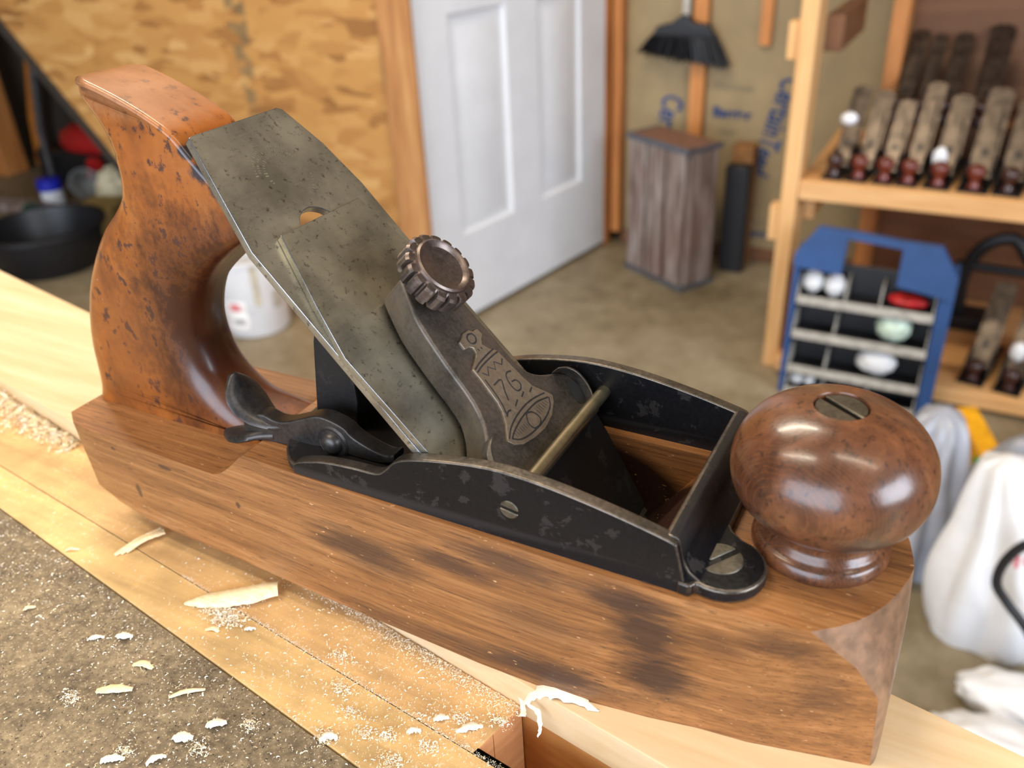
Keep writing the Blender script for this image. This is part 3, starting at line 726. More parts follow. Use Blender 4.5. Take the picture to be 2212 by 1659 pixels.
ribbon_sheet('wood_shaving', M_SHAV, [(41.5, -46.5, ZB), (47, -42.8, ZB + .4), (54, -38.8, ZB + 1.0), (61, -34, ZB + 1.6), (67.5, -28.6, ZB + 2.2)], [0.6, 3.2, 4.2, 4.4, 3.4], [.2, 1.4, 1.9, 2.0, 1.4], 'largest curled pale shaving, broad and arched, lying beside the plane on the bench strip', seed=2)
for i, (a, b) in enumerate((((-0.6, -39.4), (4.5, -22.0)), ((0.9, -38.0), (6.2, -22.3)), ((2.0, -36.4), (7.4, -23.0)))):
    lab = ('leftmost of three pale split slivers lying by the heel of the plane', 'middle one of three pale split slivers lying by the heel of the plane', 'rightmost of three pale split slivers lying by the heel of the plane')[i]
    ribbon_sheet('wood_sliver', M_SHAV, [(a[0], a[1], ZB + .2), ((a[0] + b[0]) / 2 - .3, (a[1] + b[1]) / 2, ZB + 1.2 + .3 * i), (b[0], b[1], ZB + 1.0)], [0.7, 1.0, 1.0, .8], [.2, .5, .4], lab, 0.5, 0.3, 10 + i)
ribbon_sheet('torn_shaving', M_SHAV2, [(164.6, -37.0, -6.5), (168, -35.4, -1.0), (173, -33.6, 1.0), (179.5, -33.2, .6), (187, -34.6, .3)], [1.0, 2.6, 3.2, 2.2, .3], [.3, .6, .6, .3], 'white torn shaving lying over the corner of the vice slot under the plane', 0.15, 1.2, 21)
ribbon_sheet('torn_shaving', M_SHAV2, [(157.8, -28.6, -2.6), (160, -31.6, -5.4), (164.2, -35.6, -8.2), (165.6, -38.6, -8.6)], [.5, .6, .7, .9], [.1, .2, .1], 'narrow white upright strip of torn shaving at the vice slot corner', 0.2, .3, 22)
ribbon_sheet('torn_shaving', M_SHAV2, [(167, -38.0, -3.4), (170.5, -38.6, -4.2), (172.5, -41.5, -7), (172.2, -42.6, -9)], [.5, .7, .5, .2], [.1, .2, .1], 'small white curl of torn shaving hanging into the vice slot', 0.15, .4, 23)
CH = [((-7.2, -72.2), (-4.6, -69.2), .8, 0, 'short pale wood chip lying alone at the far left of the grey worktop'), ((24.5, -72), (28.6, -68.6), .8, 1, 'pale crumpled chip on the grey worktop, left of a white flat chip'),
      ((31.6, -66.2), (36.8, -64.2), 1.4, 1, 'white flat chip on the grey worktop close to the plank edge'), ((56.8, -52.2), (61.6, -51.0), .9, 0, 'small straight pale chip on the light plank below the largest shaving'),
      ((68.2, -46.4), (71.4, -44.6), .7, 1, 'small white chip on the plank right of the straight pale chip'), ((46.5, -72.8), (53.5, -71.2), 1.2, 0, 'curved yellow sliver on the grey worktop near the plank edge'),
      ((44.5, -85), (54.2, -79.6), 1.6, 0, 'largest curved pale shaving on the grey worktop'), ((66.6, -77), (74.5, -70), .8, 0, 'thin straight yellow sliver on the grey worktop touching the plank edge'),
      ((78.6, -86.8), (84.0, -84.2), 1.7, 1, 'crumpled white curl on the grey worktop at the bottom of the picture'), ((117.4, -69.6), (121.8, -66.8), 1.2, 1, 'white frayed chip resting on the edge between plank and grey worktop'),
      ((66.2, -101.5), (71.6, -98.0), 1.2, 1, 'pale curl of wood at the bottom edge, leftmost of two'), ((78.6, -96.6), (81.6, -92.0), 1.0, 1, 'pale curl of wood at the bottom edge, right one of two'),
      ((84.2, -79.5), (88.8, -76.0), 1.6, 1, 'frayed white curl on the grey worktop nearest the plank edge'), ((138, -56.5), (141.5, -54.2), 1.0, 1, 'white chip on the plank near the glue line'),
      ((150.6, -50.4), (156.5, -45.4), 1.2, 1, 'long white frayed chip on the plank end beside the vice slot'), ((142.5, -49.5), (146.5, -47.2), 1.1, 1, 'small white chip on the plank left of the long frayed chip'),
      ((-20, -45.4), (-15.6, -42.6), .5, 0, 'thin pale splinter on the plank near the worktop edge, left of the slivers')]
def zbench(x, y): return -10.55 if y < mdfe(x) else -10.1
for i, (a, b, w, k, lab) in enumerate(CH):
    z = zbench(*a) + .15; zz = zbench(*b) + .15; rr = random.Random(50 + i)
    mid = ((a[0] + b[0]) / 2 + rr.uniform(-.5, .5), (a[1] + b[1]) / 2 + rr.uniform(-.8, .8), max(z, zz) + .5 + rr.random() * .5)
    ribbon_sheet('wood_chip', (M_SHAV, M_SHAV2)[k], [(a[0], a[1], z), mid, (b[0], b[1], zz)], [.45 * w, w, w * .9, .4 * w], [.1, .5, .2], lab, .25, .7 if k else .25, 80 + i)
# loose sawdust: thousands of tiny curls
def sawdust(name, label, spots, seed, mats):
    rr = random.Random(seed); vs, fs = [], []
    for (n, fx) in spots:
        for _ in range(n):
            p = fx(rr)
            if p is None: continue
            x, y, s, lift = p
            z = zbench(x, y) + .1 + lift
            a = rr.random() * 2 * PI; cur = rr.uniform(.4, 2.2); ln = s * rr.uniform(.5, 1.5); w = s * rr.uniform(.10, .30)
            tip = rr.uniform(0, .9); base = len(vs); K = 4 if s > .35 else 2
            for k in range(K + 1):
                t = k / K; an = a + cur * (t - .5) * 2
                px = x + ln * (t - .5) * math.cos(a) + .3 * ln * math.cos(an); py = y + ln * (t - .5) * math.sin(a) + .3 * ln * math.sin(an)
                pz = z + tip * ln * math.sin(PI * t) * .6
                nx, ny = -math.sin(an), math.cos(an)
                vs.append(((px + nx * w) * MM, (py + ny * w) * MM, (pz) * MM)); vs.append(((px - nx * w) * MM, (py - ny * w) * MM, (pz + w * .9) * MM))
            for k in range(K): fs.append((base + 2 * k, base + 2 * k + 1, base + 2 * k + 3, base + 2 * k + 2))
    me = bpy.data.meshes.new(name); me.from_pydata(vs, [], fs)
    for m in mats: me.materials.append(m)
    for p in me.polygons: p.material_index = (p.index * 7919 >> 3) % len(mats)
    o = bpy.data.objects.new(name, me); COL.objects.link(o); o['kind'] = 'stuff'; o['label'] = label; o['category'] = 'sawdust'; return o
def along_glue(r):
    x = r.uniform(30, 168); return (x, glue(x) + r.gauss(0, .5), .32 * r.random() + .1, 0)
def under_plane(r):
    x = r.uniform(25, 164); y = near(x) - .6 - abs(r.gauss(0, 2.4)) * (0.55 + x / 330); return (x, y, r.uniform(.12, .62), r.random() * .5)
def on_strips(r):
    x = 175 - abs(r.gauss(0, 62)); y = r.uniform(mdfe(x), near(x) - 1)
    if x > SE - 3 and y > glue(x): return None
    return (x, y, .06 + .7 * r.random() ** 3.5, 0)
def on_mdf(r):
    x = r.uniform(-70, 150); y = mdfe(x) - abs(r.gauss(0, 26)) - .4; return (x, y, .06 + .75 * r.random() ** 4, 0)
def by_shaving(r):
    return (57 + r.gauss(0, 4.5), -44.5 + r.gauss(0, 1.8), r.uniform(.2, .9), r.random() * 1.0)
def clumps(r):
    c = r.choice([(58, -47), (62, -45), (118, -68), (128, -62), (134, -60), (120, -58), (150, -46), (96, -74), (88, -86), (70, -96), (40, -90), (112, -52), (160, -42), (140, -66), (146, -58), (60, -36), (104, -42)])
    return (c[0] + r.gauss(0, 1.8), c[1] + r.gauss(0, 1.2), r.uniform(.2, .8), r.random() * .6)
sawdust('sawdust', 'fine pale sawdust scattered over the bench strips and grey worktop beside the plane', [(2000, along_glue), (5200, under_plane), (9000, on_strips), (8000, on_mdf), (2600, clumps), (900, by_shaving)], 5, [M_SHAV, M_SHAV2, M_SHAV2])
def heap(r):
    x = r.uniform(-190, -76); t = (x + 190) / 114; y = near(x) - 1 - abs(r.gauss(0, 8.5 - 5 * t)); return (x, y, r.uniform(.5, 2.0), abs(r.gauss(0, 3.2)) * (1.15 - t))
sawdust('sawdust_heap', 'heap of curly pale shavings against the raised board at the left edge', [(3800, heap)], 6, [M_SHAV, M_SHAV, M_SHAV2])

# ------------------------------------------------------------------ the room
def struct(name, bm, mat, **kw):
    o = finish(bm, name, mat, **kw); o['kind'] = 'structure'; return o
def concrete():
    k = Mat('concrete', (150, 134, 108), 0.55)
    a = k.noise(k.co((0.0022,) * 3), 1.0, 6, 0.6, 0.3); b = k.noise(k.co((0.02,) * 3), 1.0, 5, 0.65)
    k.color(k.ramp(k.math('ADD', k.math('MULTIPLY', a, .65), k.math('MULTIPLY', b, .35)), [(0.36, (100, 88, 64)), (0.5, (134, 120, 95)), (0.64, (156, 143, 119))]))
    k.roughness(k.math('ADD', k.math('MULTIPLY', a, .4), .3)); return k.m
def osb():
    k = Mat('oriented_strand_board', (200, 150, 86), 0.6)
    cols = []
    for i, (ang, s) in enumerate(((0.45, .8), (-0.8, .8), (1.3, .62))):
        w = k.noise(k.co((0.010,) * 3, loc=(i * 7, 0, 0)), 1.0, 2)
        v = k.co((0.013 * s, 0.02, 0.045 * s), rot=(0, ang, 0))
        ad = k.n('ShaderNodeVectorMath'); ad.operation = 'ADD'; k.L(v, ad.inputs[0])
        cb_ = k.n('ShaderNodeCombineXYZ'); k.L(w, cb_.inputs[0]); k.L(w, cb_.inputs[2]); k.L(cb_.outputs[0], ad.inputs[1])
        c = k.voro(ad.outputs[0], 1.0, 'Color')
        sp = k.n('ShaderNodeSeparateColor'); k.L(c, sp.inputs[0]); cols.append((sp.outputs[0], sp.outputs[1]))
    f = cols[0][0]
    f = k.mix(k.mask(cols[1][1], .5, .52), f, cols[1][0]); f = k.mix(k.mask(cols[2][1], .62, .64), f, cols[2][0])
    g = k.noise(k.co((0.05, .05, 0.05)), 1.0, 4)
    c = k.ramp(f, [(0.0, (134, 90, 44)), (0.14, (166, 116, 60)), (0.4, (180, 130, 70)), (0.75, (188, 140, 78)), (1.0, (204, 160, 100))])
    c = k.mix(k.math('MULTIPLY', g, .25), c, (172, 116, 56))
    # grey stamped marks printed along a row of the sheet
    st_ = k.noise(k.co((0.012, .01, 0.035)), 1.0, 3)
    band = k.blob((-1463, 1560, 100), (34, 200, 420), None, .15)
    c = k.mix(k.math('MULTIPLY', k.math('MULTIPLY', band, k.mask(st_, .46, .54)), .8), c, (112, 94, 64))
    k.color(c); return k.m
M_CONC = concrete(); M_OSB = osb()
M_STUD = lumber('stud_fir', (150, 88, 40), (190, 122, 62), (214, 148, 84), 2, 0.6, .25)
M_SHELF = lumber('shelf_fir', (196, 140, 84), (216, 164, 106), (230, 182, 126), 0, 0.6, .25)
M_POST = lumber('post_fir', (206, 150, 90), (226, 176, 116), (238, 196, 142), 2, 0.6, .25)
M_PLY = lumber('brown_plywood', (98, 62, 36), (118, 78, 48), (136, 92, 58), 0, 0.65, .15)
M_WHITE = plain('white_door_paint', (226, 229, 234), 0.45, 0, .02, .01)
M_KRAFT = plain('kraft_paper', (150, 130, 94), 0.65, 0, .06, .01)
M_INK = plain('blue_ink', (40, 66, 112), 0.7, 0, .1, .02)
M_INK2 = plain('pale_grey_ink', (150, 138, 112), 0.7, 0, .1, .02)
M_BLACK = plain('black_plastic', (22, 22, 25), 0.45); M_NIGHT = plain('closet_shade', (52, 44, 36), 0.8)  # closet boards coloured dark to stand for its unlit inside
M_CEIL = plain('ceiling_board', (150, 136, 114), 0.8); M_WALL = plain('plain_wall', (150, 130, 100), 0.8)
M_BLUE = plain('blue_paint', (38, 72, 122), 0.5, 0, .1, .01)
M_GREYPL = plain('grey_plastic', (176, 170, 160), 0.5); M_WPL = plain('white_plastic_film', (226, 226, 228), 0.35, 0, .03, .02)
M_GPL = plain('grey_plastic_film', (158, 160, 170), 0.35, 0, .1, .01)
M_RED = plain('red_plastic', (170, 24, 26), 0.4); M_YEL = plain('yellow_plastic', (226, 190, 30), 0.45); M_ORG = plain('orange_plastic', (236, 166, 30), 0.45)
M_GREEN = plain('green_plastic', (60, 150, 66), 0.45); M_CRATE = None

bm = bmesh.new(); add_span(bm, (-5200, -3300, FL - 40), (3300, 2700, FL)); struct('floor', bm, M_CONC)
bm = bmesh.new(); add_span(bm, (-5200, -3300, 1720), (3300, 2700, 1760)); struct('ceiling', bm, M_CEIL)
bm = bmesh.new(); add_span(bm, (3200, -3300, FL), (3260, 2700, 1720)); struct('wall_right', bm, M_WALL)
bm = bmesh.new(); add_span(bm, (-5200, -3300, FL), (-5140, 2700, 1720)); struct('wall_left', bm, M_WALL)
bm = bmesh.new(); add_span(bm, (-5140, -3300, FL), (-2300, -3240, 1720)); add_span(bm, (1100, -3300, FL), (3200, -3240, 1720)); add_span(bm, (-2300, -3300, 1620), (1100, -3240, 1720)); struct('wall_front', bm, M_WALL)
# back wall: sheathing with studs, kraft faced insulation and its blue print
bm = bmesh.new(); add_span(bm, (-5140, 2520, FL), (3200, 2580, 1720)); wallb = struct('wall_back', bm, M_PLY)
def child(name, a, b, mat, parent, bevel=2): return box_obj(name, a, b, mat, parent, bevel)
for x0, x1 in ((-559, -517), (88, 128), (690, 730)):
    child('stud', (x0, 2412, FL + 38), (x1, 2519, 1718), M_STUD, wallb)
child('stud', (-800, 2404, FL + 38), (-770, 2519, 1718), M_STUD, wallb)
child('bottom_plate', (-766, 2412, FL + .5), (3190, 2519, FL + 38), M_PLY, wallb)
child('stud_block', (-366, 2408, -236), (-334, 2425.5, 400), M_STUD, wallb)
bts = []
for x0, x1 in ((-768, -561), (-515, 86), (130, 688), (732, 1400)):
    bm = bmesh.new(); rows = []
    for i in range(13):
        t = i / 12; x = x0 + 1 + (x1 - x0 - 2) * t; y = 2428 - 12 * math.sin(PI * t) ** .5 + 10
        rows.append((bm.verts.new((x, y, FL + 38.5)), bm.verts.new((x, y, 1718)), bm.verts.new((x, 2518, FL + 38.5)), bm.verts.new((x, 2518, 1718))))
    for a, b in zip(rows[:-1], rows[1:]):
        bm.faces.new((a[0], b[0], b[1], a[1])); bm.faces.new((a[2], a[3], b[3], b[2])); bm.faces.new((a[1], b[1], b[3], a[3])); bm.faces.new((a[0], a[2], b[2], b[0]))
    bm.faces.new((rows[0][0], rows[0][1], rows[0][3], rows[0][2])); bm.faces.new((rows[-1][0], rows[-1][2], rows[-1][3], rows[-1][1]))
    bts.append(finish(bm, 'insulation_batt', M_KRAFT, wallb, smooth=60))
def lettering(txt, loc, size, ang, mat, parent, bold=0.0, sx=1.0):
    cu = bpy.data.curves.new('lettering', 'FONT'); cu.body = txt; cu.size = size * MM; cu.extrude = 0.4 * MM; cu.offset = bold * MM
    cu.align_x = 'CENTER'; cu.align_y = 'CENTER'
    t = bpy.data.objects.new('tmp', cu); COL.objects.link(t)
    me = bpy.data.meshes.new_from_object(t.evaluated_get(bpy.context.evaluated_depsgraph_get())); bpy.data.objects.remove(t); bpy.data.curves.remove(cu)
    me.materials.clear(); me.materials.append(mat); me.name = 'lettering'
    o = bpy.data.objects.new('lettering', me); COL.objects.link(o)
    M_ = Matrix.Rotation(PI / 2, 4, 'X') @ Matrix.Rotation(ang, 4, 'Z') @ Matrix.Diagonal((sx, 1, 1, 1))
    me.transform(Matrix.Translation(Vector(loc) * MM) @ M_); o.parent = parent; return o
lettering('CertainTeed', (-304, 2424, -462), 86, math.radians(-104.5), M_INK, bts[1], 1.6, .66)
lettering('CertainTeed', (-640, 2425, -540), 92, math.radians(-100), M_INK, bts[0], 1.6, .66)
lettering('Barrier', (-430, 2424, -429), 40, math.radians(-3), M_INK, bts[1], 1.2)
lettering('Install', (-440, 2424, -478), 20, math.radians(-3), M_INK2, bts[1])
lettering('Kraft faced', (-430, 2424, -352), 26, math.radians(-3), M_INK2, bts[1])
lettering('Barrier', (-318, 2424, -786), 34, math.radians(0), M_INK, bts[1], 1.0)
lettering('Vapor', (-318, 2424, -745), 26, 0, M_INK2, bts[1])
lettering('R-13', (-735, 2430, -400), 32, math.radians(-90), M_INK2, bts[0])

# strand-board front of the stair closet, with its sloping lower edge, and the trim at its right end
bm = bmesh.new()
add_prism(bm, [(-1030, FL + 1), (-1694, FL + 1), (-1985, -551), (-2400, -92), (-3990, 1660), (-3990, 1719), (-1030, 1719)], lambda a, b, h: (a, h, b), 1560, 1572)
wall_osb = struct('wall_closet', bm, M_OSB)
bm = bmesh.new(); add_prism(bm, [(-1694, FL + 1), (-1985, -551), (-2400, -92), (-3990, 1660), (-4030, 1630), (-2440, -128), (-2022, -588), (-1745, FL + 1)], lambda a, b, h: (a, h, b), 1573, 2519)
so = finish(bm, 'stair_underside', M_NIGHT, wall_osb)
bm = bmesh.new(); add_span(bm, (-1028, 1548, FL + 1), (-936, 1560, 1719)); struct('trim_1', bm, lumber('grey_trim', (118, 82, 50), (170, 116, 66), (196, 146, 92), 2, .65, .3, knots=True), bevel=2, seg=1)
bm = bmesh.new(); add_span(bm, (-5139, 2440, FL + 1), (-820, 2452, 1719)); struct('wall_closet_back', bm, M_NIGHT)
# door in the closet side, six panel, slightly narrower than its opening
DW = Vector((0.18158256, 0.9833757, 0)); DN = Vector((0.9833757, -0.18158256, 0)); DA = Vector((-811, 2364, 0))
def dpt(a, n, z): p = DA + DW * a + DN * n; return (p.x, p.y, z)
door = bmesh.new()
acuts = [-800, -676, -458, -326, -122, 6]; zcuts = [FL + 14, -620, -72, 40, 640, 740, 1000, 1160]
grid = [[door.verts.new(dpt(a, 0, z)) for z in zcuts] for a in acuts]
pan = []
for i in range(5):
    for j in range(7):
        f = door.faces.new((grid[i][j], grid[i + 1][j], grid[i + 1][j + 1], grid[i][j + 1]))
        if i in (1, 3) and j in (1, 3, 5): pan.append(f)
back = [door.verts.new(dpt(a, -35, z)) for a, z in ((-800, zcuts[0]), (6, zcuts[0]), (6, zcuts[-1]), (-800, zcuts[-1]))]
door.faces.new(back)
bl, br, tr_, tl = [g for g in (grid[0][0], grid[-1][0], grid[-1][-1], grid[0][-1])]
door.faces.new([grid[i][0] for i in range(6)] + [back[1], back[0]]); door.faces.new([grid[i][-1] for i in range(6)] + [back[2], back[3]])
door.faces.new([grid[0][j] for j in range(8)] + [back[3], back[0]]); door.faces.new([grid[-1][j] for j in range(8)] + [back[2], back[1]])
bmesh.ops.recalc_face_normals(door, faces=door.faces)
for f in pan:
    for th, dp in ((14, -9), (16, 0), (26, 6)):
        bmesh.ops.inset_individual(door, faces=[f], thickness=th, depth=0)
        for v in f.verts: v.co += DN * dp
d1 = struct('door_1', door, M_WHITE, smooth=20)
bm = bmesh.new()
add_prism(bm, [dpt(-816, 10, 0)[:2], dpt(-803, 10, 0)[:2], dpt(-803, -60, 0)[:2], dpt(-816, -60, 0)[:2]], XYZ, FL + 1, 1200); struct('trim_2', bm, M_WHITE, bevel=1, seg=1)
bm = bmesh.new(); add_prism(bm, [dpt(10, 4, 0)[:2], dpt(36, 4, 0)[:2], dpt(36, -60, 0)[:2], dpt(10, -60, 0)[:2]], XYZ, FL + 1, 1200); struct('trim_3', bm, M_STUD, bevel=1, seg=1)
bm = bmesh.new(); add_prism(bm, [dpt(-816, 0, 0)[:2], dpt(36, 0, 0)[:2], dpt(36, -60, 0)[:2], dpt(-816, -60, 0)[:2]], XYZ, 1201, 1719); struct('wall_over_door', bm, M_OSB)

# ------------------------------------------------------------------ things against the back wall
br_ = empty('broom', 'black angled broom head hanging upside on the wall stud above the wooden crate', 'broom', (-566, 2400, -330))
def broom():
    def hp(x, z, y): return (x, y, z)
    bm = bmesh.new(); add_prism(bm, [(-664, -214), (-656, -188), (-612, -178), (-572, -150), (-545, -176), (-500, -181), (-484, -216)], XZY, 2372, 2406)
    fin(bm, 'broom_cap', M_BLACK, br_, bevel=6, seg=2)
    bm = bmesh.new(); rr = random.Random(9)
    for i in range(240):
        t = i / 239; x0 = -660 + 172 * t; x1 = -704 + 262 * t + rr.gauss(0, 5); z1 = -258 - 36 * t + rr.gauss(0, 5); y0 = rr.uniform(2374, 2404); y1 = y0 + rr.uniform(-12, 4)
        add_tube(bm, [(x0, y0, -205), ((x0 + x1) / 2, (y0 + y1) / 2, (-205 + z1) / 2 + 2), (x1, y1, z1)], 2.4, 4)
    o = fin(bm, 'bristles', M_BLACK, br_); o['kind'] = 'stuff'
    bm = bmesh.new(); add_tube(bm, [(-571, 2389, -158), (-574, 2389, 520)], 11, 12); fin(bm, 'handle', M_GREYPL, br_)
broom()
def crate_wood():
    k = Mat('weathered_crate_wood', (120, 106, 98), 0.75)
    a = k.noise(k.co((.06, .06, .006)), 1.0, 5, .6); b = k.noise(k.co((.01, .01, .004)), 1.0, 3)
    k.color(k.mix(k.math('MULTIPLY', k.mask(b, .5, .7), .5), k.ramp(a, [(.34, (88, 72, 64)), (.5, (128, 112, 104)), (.66, (160, 150, 146))]), (110, 70, 58))); return k.m
M_CRATE = crate_wood(); M_BAND = plain('zinc_band', (96, 102, 112), .5, .5); M_CRTOP = plain('brown_crate_top', (120, 84, 66), .7)
ca = Vector((-676, 2224, 0)); cbp = Vector((-454, 2097.5, 0)); ccp = Vector((-371, 2192, 0))
crx = (cbp - ca).normalized(); cry = (ccp - cbp).normalized(); WX = (cbp - ca).length; WY = (ccp - cbp).length
crate = empty('wooden_crate', 'tall weathered grey crate of upright slats with metal bands, standing below the broom', 'crate', (ca.x, ca.y, FL), math.atan2(crx.y, crx.x))
def cpart(name, a, b, mat, bevel=2):
    bm = bmesh.new(); add_span(bm, a, b); return finish(bm, name, mat, crate, bevel=bevel, seg=1)
CH_ = 418
for i in range(3):
    x = 4 + i * (WX - 8) / 3; cpart('slat', (x + 3, 0, 14), (x + (WX - 8) / 3 - 7, 12, CH_ - 14), M_CRATE)
for i in range(3):
    x = 4 + i * (WX - 8) / 3; cpart('slat', (x + 3, WY - 12, 14), (x + (WX - 8) / 3 - 7, WY, CH_ - 14), M_CRATE)
cpart('side_board', (WX - 12, 13, 14), (WX, WY - 13, CH_ - 14), M_CRATE); cpart('side_board', (0, 13, 14), (12, WY - 13, CH_ - 14), M_CRATE)
cpart('top_board', (2, 2, CH_ - 13), (WX - 2, WY - 2, CH_ - 3), M_CRTOP); cpart('bottom_board', (2, 2, 2), (WX - 2, WY - 2, 13), M_CRATE)
for z in (0.5, CH_ - 16):
    for a, b in (((-2, -2.5, z), (WX + 2, -.2, z + 15)), ((WX + .2, -2, z), (WX + 2.5, WY + 2, z + 15)), ((-2.5, 0, z), (-.2, WY + 2, z + 15))): cpart('metal_band', a, b, M_BAND, .5)
# small dark things behind the crate
bx = empty('cardboard_box', 'brown cardboard box behind the black board beside the wooden crate', 'box', (-369, 2374, FL))
span('box_body', (-400, 2346, FL + .5), (-338, 2402, -500), plain('brown_cardboard', (140, 96, 52), .8), bx, 2)
bm = bmesh.new(); add_span(bm, (-402, 2296, FL + .5), (-332, 2338, -545)); tag(finish(bm, 'black_board', M_BLACK, loc=(-367, 2317, FL), bevel=4, seg=1), 'black upright board leaning beside the weathered crate, towards the shelf', 'board')

# ------------------------------------------------------------------ shelf unit with old planes
shelf = empty('shelf_unit', 'tall pine shelving unit with a thick front post, loaded with old metal planes', 'shelf', (400, 1950, FL))
span('post', (-133, 1759, FL + .5), (-98, 1848, 900), M_POST, shelf, 2)
span('post', (-3, 2150, FL + .5), (34, 2239, 900), M_STUD, shelf, 2)
span('post', (1160, 1759, FL + .5), (1195, 1848, 900), M_POST, shelf, 2)
for z0, z1 in ((-154, -80), (-548, -466)):
    span('rail_end', (-155, 1766, z0), (-134, 1800, z1), M_POST, shelf, 1.5)
span('side_rail', (-97, 1852, -150), (-60, 2148, -76), M_PLY, shelf, 2)
span('side_rail', (-97, 1852, -520), (-72, 2236, -448), M_SHELF, shelf, 2)
span('shelf_board', (-97, 1759, -445), (1159, 2238, -402), M_SHELF, shelf, 2.5)
span('shelf_board', (-97, 1724, -859), (1159, 2238, -824), M_SHELF, shelf, 2.5)
span('shelf_board', (-97, 1759, 180), (1159, 2238, 220), M_SHELF, shelf, 2.5)
span('back_panel', (35, 2240, FL + .5), (1159, 2252, 180), M_PLY, shelf, 1)
span('display_step', (36, 2026, -401.5), (1159, 2238, -330), M_PLY, shelf, 2)
M_OLDCAP = plain('tarnished_nickel', (84, 75, 66), .38, .85, .25, .05); M_OLDIRON = plain('shelf_plane_black_iron', (24, 24, 27), .4, .3)
M_ROSE = plain('rosewood', (104, 40, 26), .3, 0, .2, .03, .3); M_ROSE2 = plain('dark_rosewood', (58, 30, 26), .3, 0, .2, .03, .3)
def make_old_plane(w, ln, label, loc, knobmat, ang=0.0, capw=None, high=0.0, group='old metal planes on the shelves'):
    """bench plane seen from the toe: knob in front, lever cap leaning away, tote behind"""
    t = empty('metal_bench_plane', label, 'plane', loc, ang, group)
    bm = bmesh.new(); add_span(bm, (-w / 2, 0, 0), (w / 2, ln, 5))
    prof = [(ln * .18, 5), (ln * .30, 34), (ln * .42, 46), (ln * .60, 40), (ln * .78, 9), (ln * .85, 5)]
    for x0, x1 in ((-w / 2, -w / 2 + 4), (w / 2 - 4, w / 2)): add_prism(bm, prof, lambda a, b, h: (h, a, b), x0, x1)
    finish(bm, 'sole', M_OLDIRON, t, bevel=1, seg=1)
    ky = 22
    bm = bmesh.new(); add_lathe(bm, [(0, 5), (13, 5), (14, 9), (10, 15), (9, 22), (15, 30), (18, 38), (17, 46), (11, 52), (4, 54), (0, 54)], 20, lambda x, y, z: (x, ky + y, z)); finish(bm, 'front_knob', knobmat, t, smooth=60)
    cw = capw or w * .72; y0, z0 = ln * .40, 24; dy, dz = .62, .785
    L = 118 + high
    sl = lambda a, b, h: (b, y0 + a * dy + h * -dz, z0 + a * dz + h * dy)
    bm = bmesh.new(); add_prism(bm, [(-18, -cw / 2 - 4), (L + 42, -cw / 2 - 4), (L + 50, -cw / 4), (L + 50, cw / 4), (L + 42, cw / 2 + 4), (-18, cw / 2 + 4)], sl, -1, 1.5); finish(bm, 'cutting_iron', M_OLDCAP, t, bevel=.5, seg=1)
    bm = bmesh.new(); add_prism(bm, [(-8, -cw / 2), (30, -cw / 2), (L * .75, -cw / 3), (L, -cw / 3.4), (L + 6, 0), (L, cw / 3.4), (L * .75, cw / 3), (30, cw / 2), (-8, cw / 2)], sl, 1.6, 9); finish(bm, 'lever_cap', M_OLDCAP, t, bevel=2, seg=2)
    c = sl(34, 0, 9); bm = bmesh.new(); add_lathe(bm, [(0, 0), (6, 0), (6, 2), (0, 2.6)], 16, lambda x, y, z: (x, c[1] + y * dy - z * dz, c[2] + y * dz + z * dy)); finish(bm, 'cap_screw', M_OLDIRON, t, smooth=60)
    tp = [(ln * .62, 6), (ln * .92, 6), (ln * .95, 12), (ln * .86, 40), (ln * .84, 62), (ln * .92, 92), (ln * .88, 104), (ln * .76, 100), (ln * .70, 84), (ln * .72, 50), (ln * .66, 22)]
    bm = bmesh.new(); add_prism(bm, [tuple(p) for p in smooth_path(tp, 3, True)], lambda a, b, h: (h, a, b), -11, 11); finish(bm, 'tote', knobmat, t, bevel=5, seg=3, angle=50)
    bm = bmesh.new(); yy = ln * .66; add_lathe(bm, [(0, 0), (12, 0), (13, 3), (12, 10), (0, 10)], 20, lambda x, y, z: (x, yy + z, 30 + y)); finish(bm, 'adjusting_wheel', M_BRASS, t, smooth=50)
    return t
ordn = ('first', 'second', 'third', 'fourth', 'fifth', 'sixth', 'seventh', 'eighth')
front = [(-36, 44, 225, M_ROSE2, 6), (14, 46, 230, M_ROSE, -2), (66, 42, 200, M_ROSE, -20), (114, 44, 235, M_ROSE, 22), (172, 52, 235, M_ROSE, -4), (240, 58, 238, M_ROSE, 16), (302, 54, 235, M_ROSE2, -6), (372, 58, 238, M_ROSE, 4)]
for i, (x, w, ln, km, hi) in enumerate(front):
    make_old_plane(w, ln, 'metal plane with %s front knob, %s from the post in front shelf row' % ('dark' if km is M_ROSE2 else 'red-brown', ordn[i]), (x, 1782, -401.5), km, math.radians(-5), None, hi)
rear = [(52, 44, 180, M_ROSE2, 22), (96, 36, 170, M_ROSE2, 14), (146, 46, 180, M_ROSE2, 18), (222, 62, 180, M_ROSE2, 40), (330, 52, 180, M_ROSE2, 10)]
for i, (x, w, ln, km, hi) in enumerate(rear):
    make_old_plane(w, ln, '%s dark plane from the left on the raised step behind the front row' % ordn[i], (x, 2030, -329.5), km, math.radians(-3), None, hi)
for i, (x, y) in enumerate(((392, 1745), (320, 1760), (470, 1750))):
    make_old_plane(54, 225, 'metal plane on the bottom shelf right of the blue rack, %s' % ('middle one of three', 'nearest the rack', 'farthest from the rack')[i], (x, y, -823.5), M_ROSE2, math.radians(-10), None, 20)
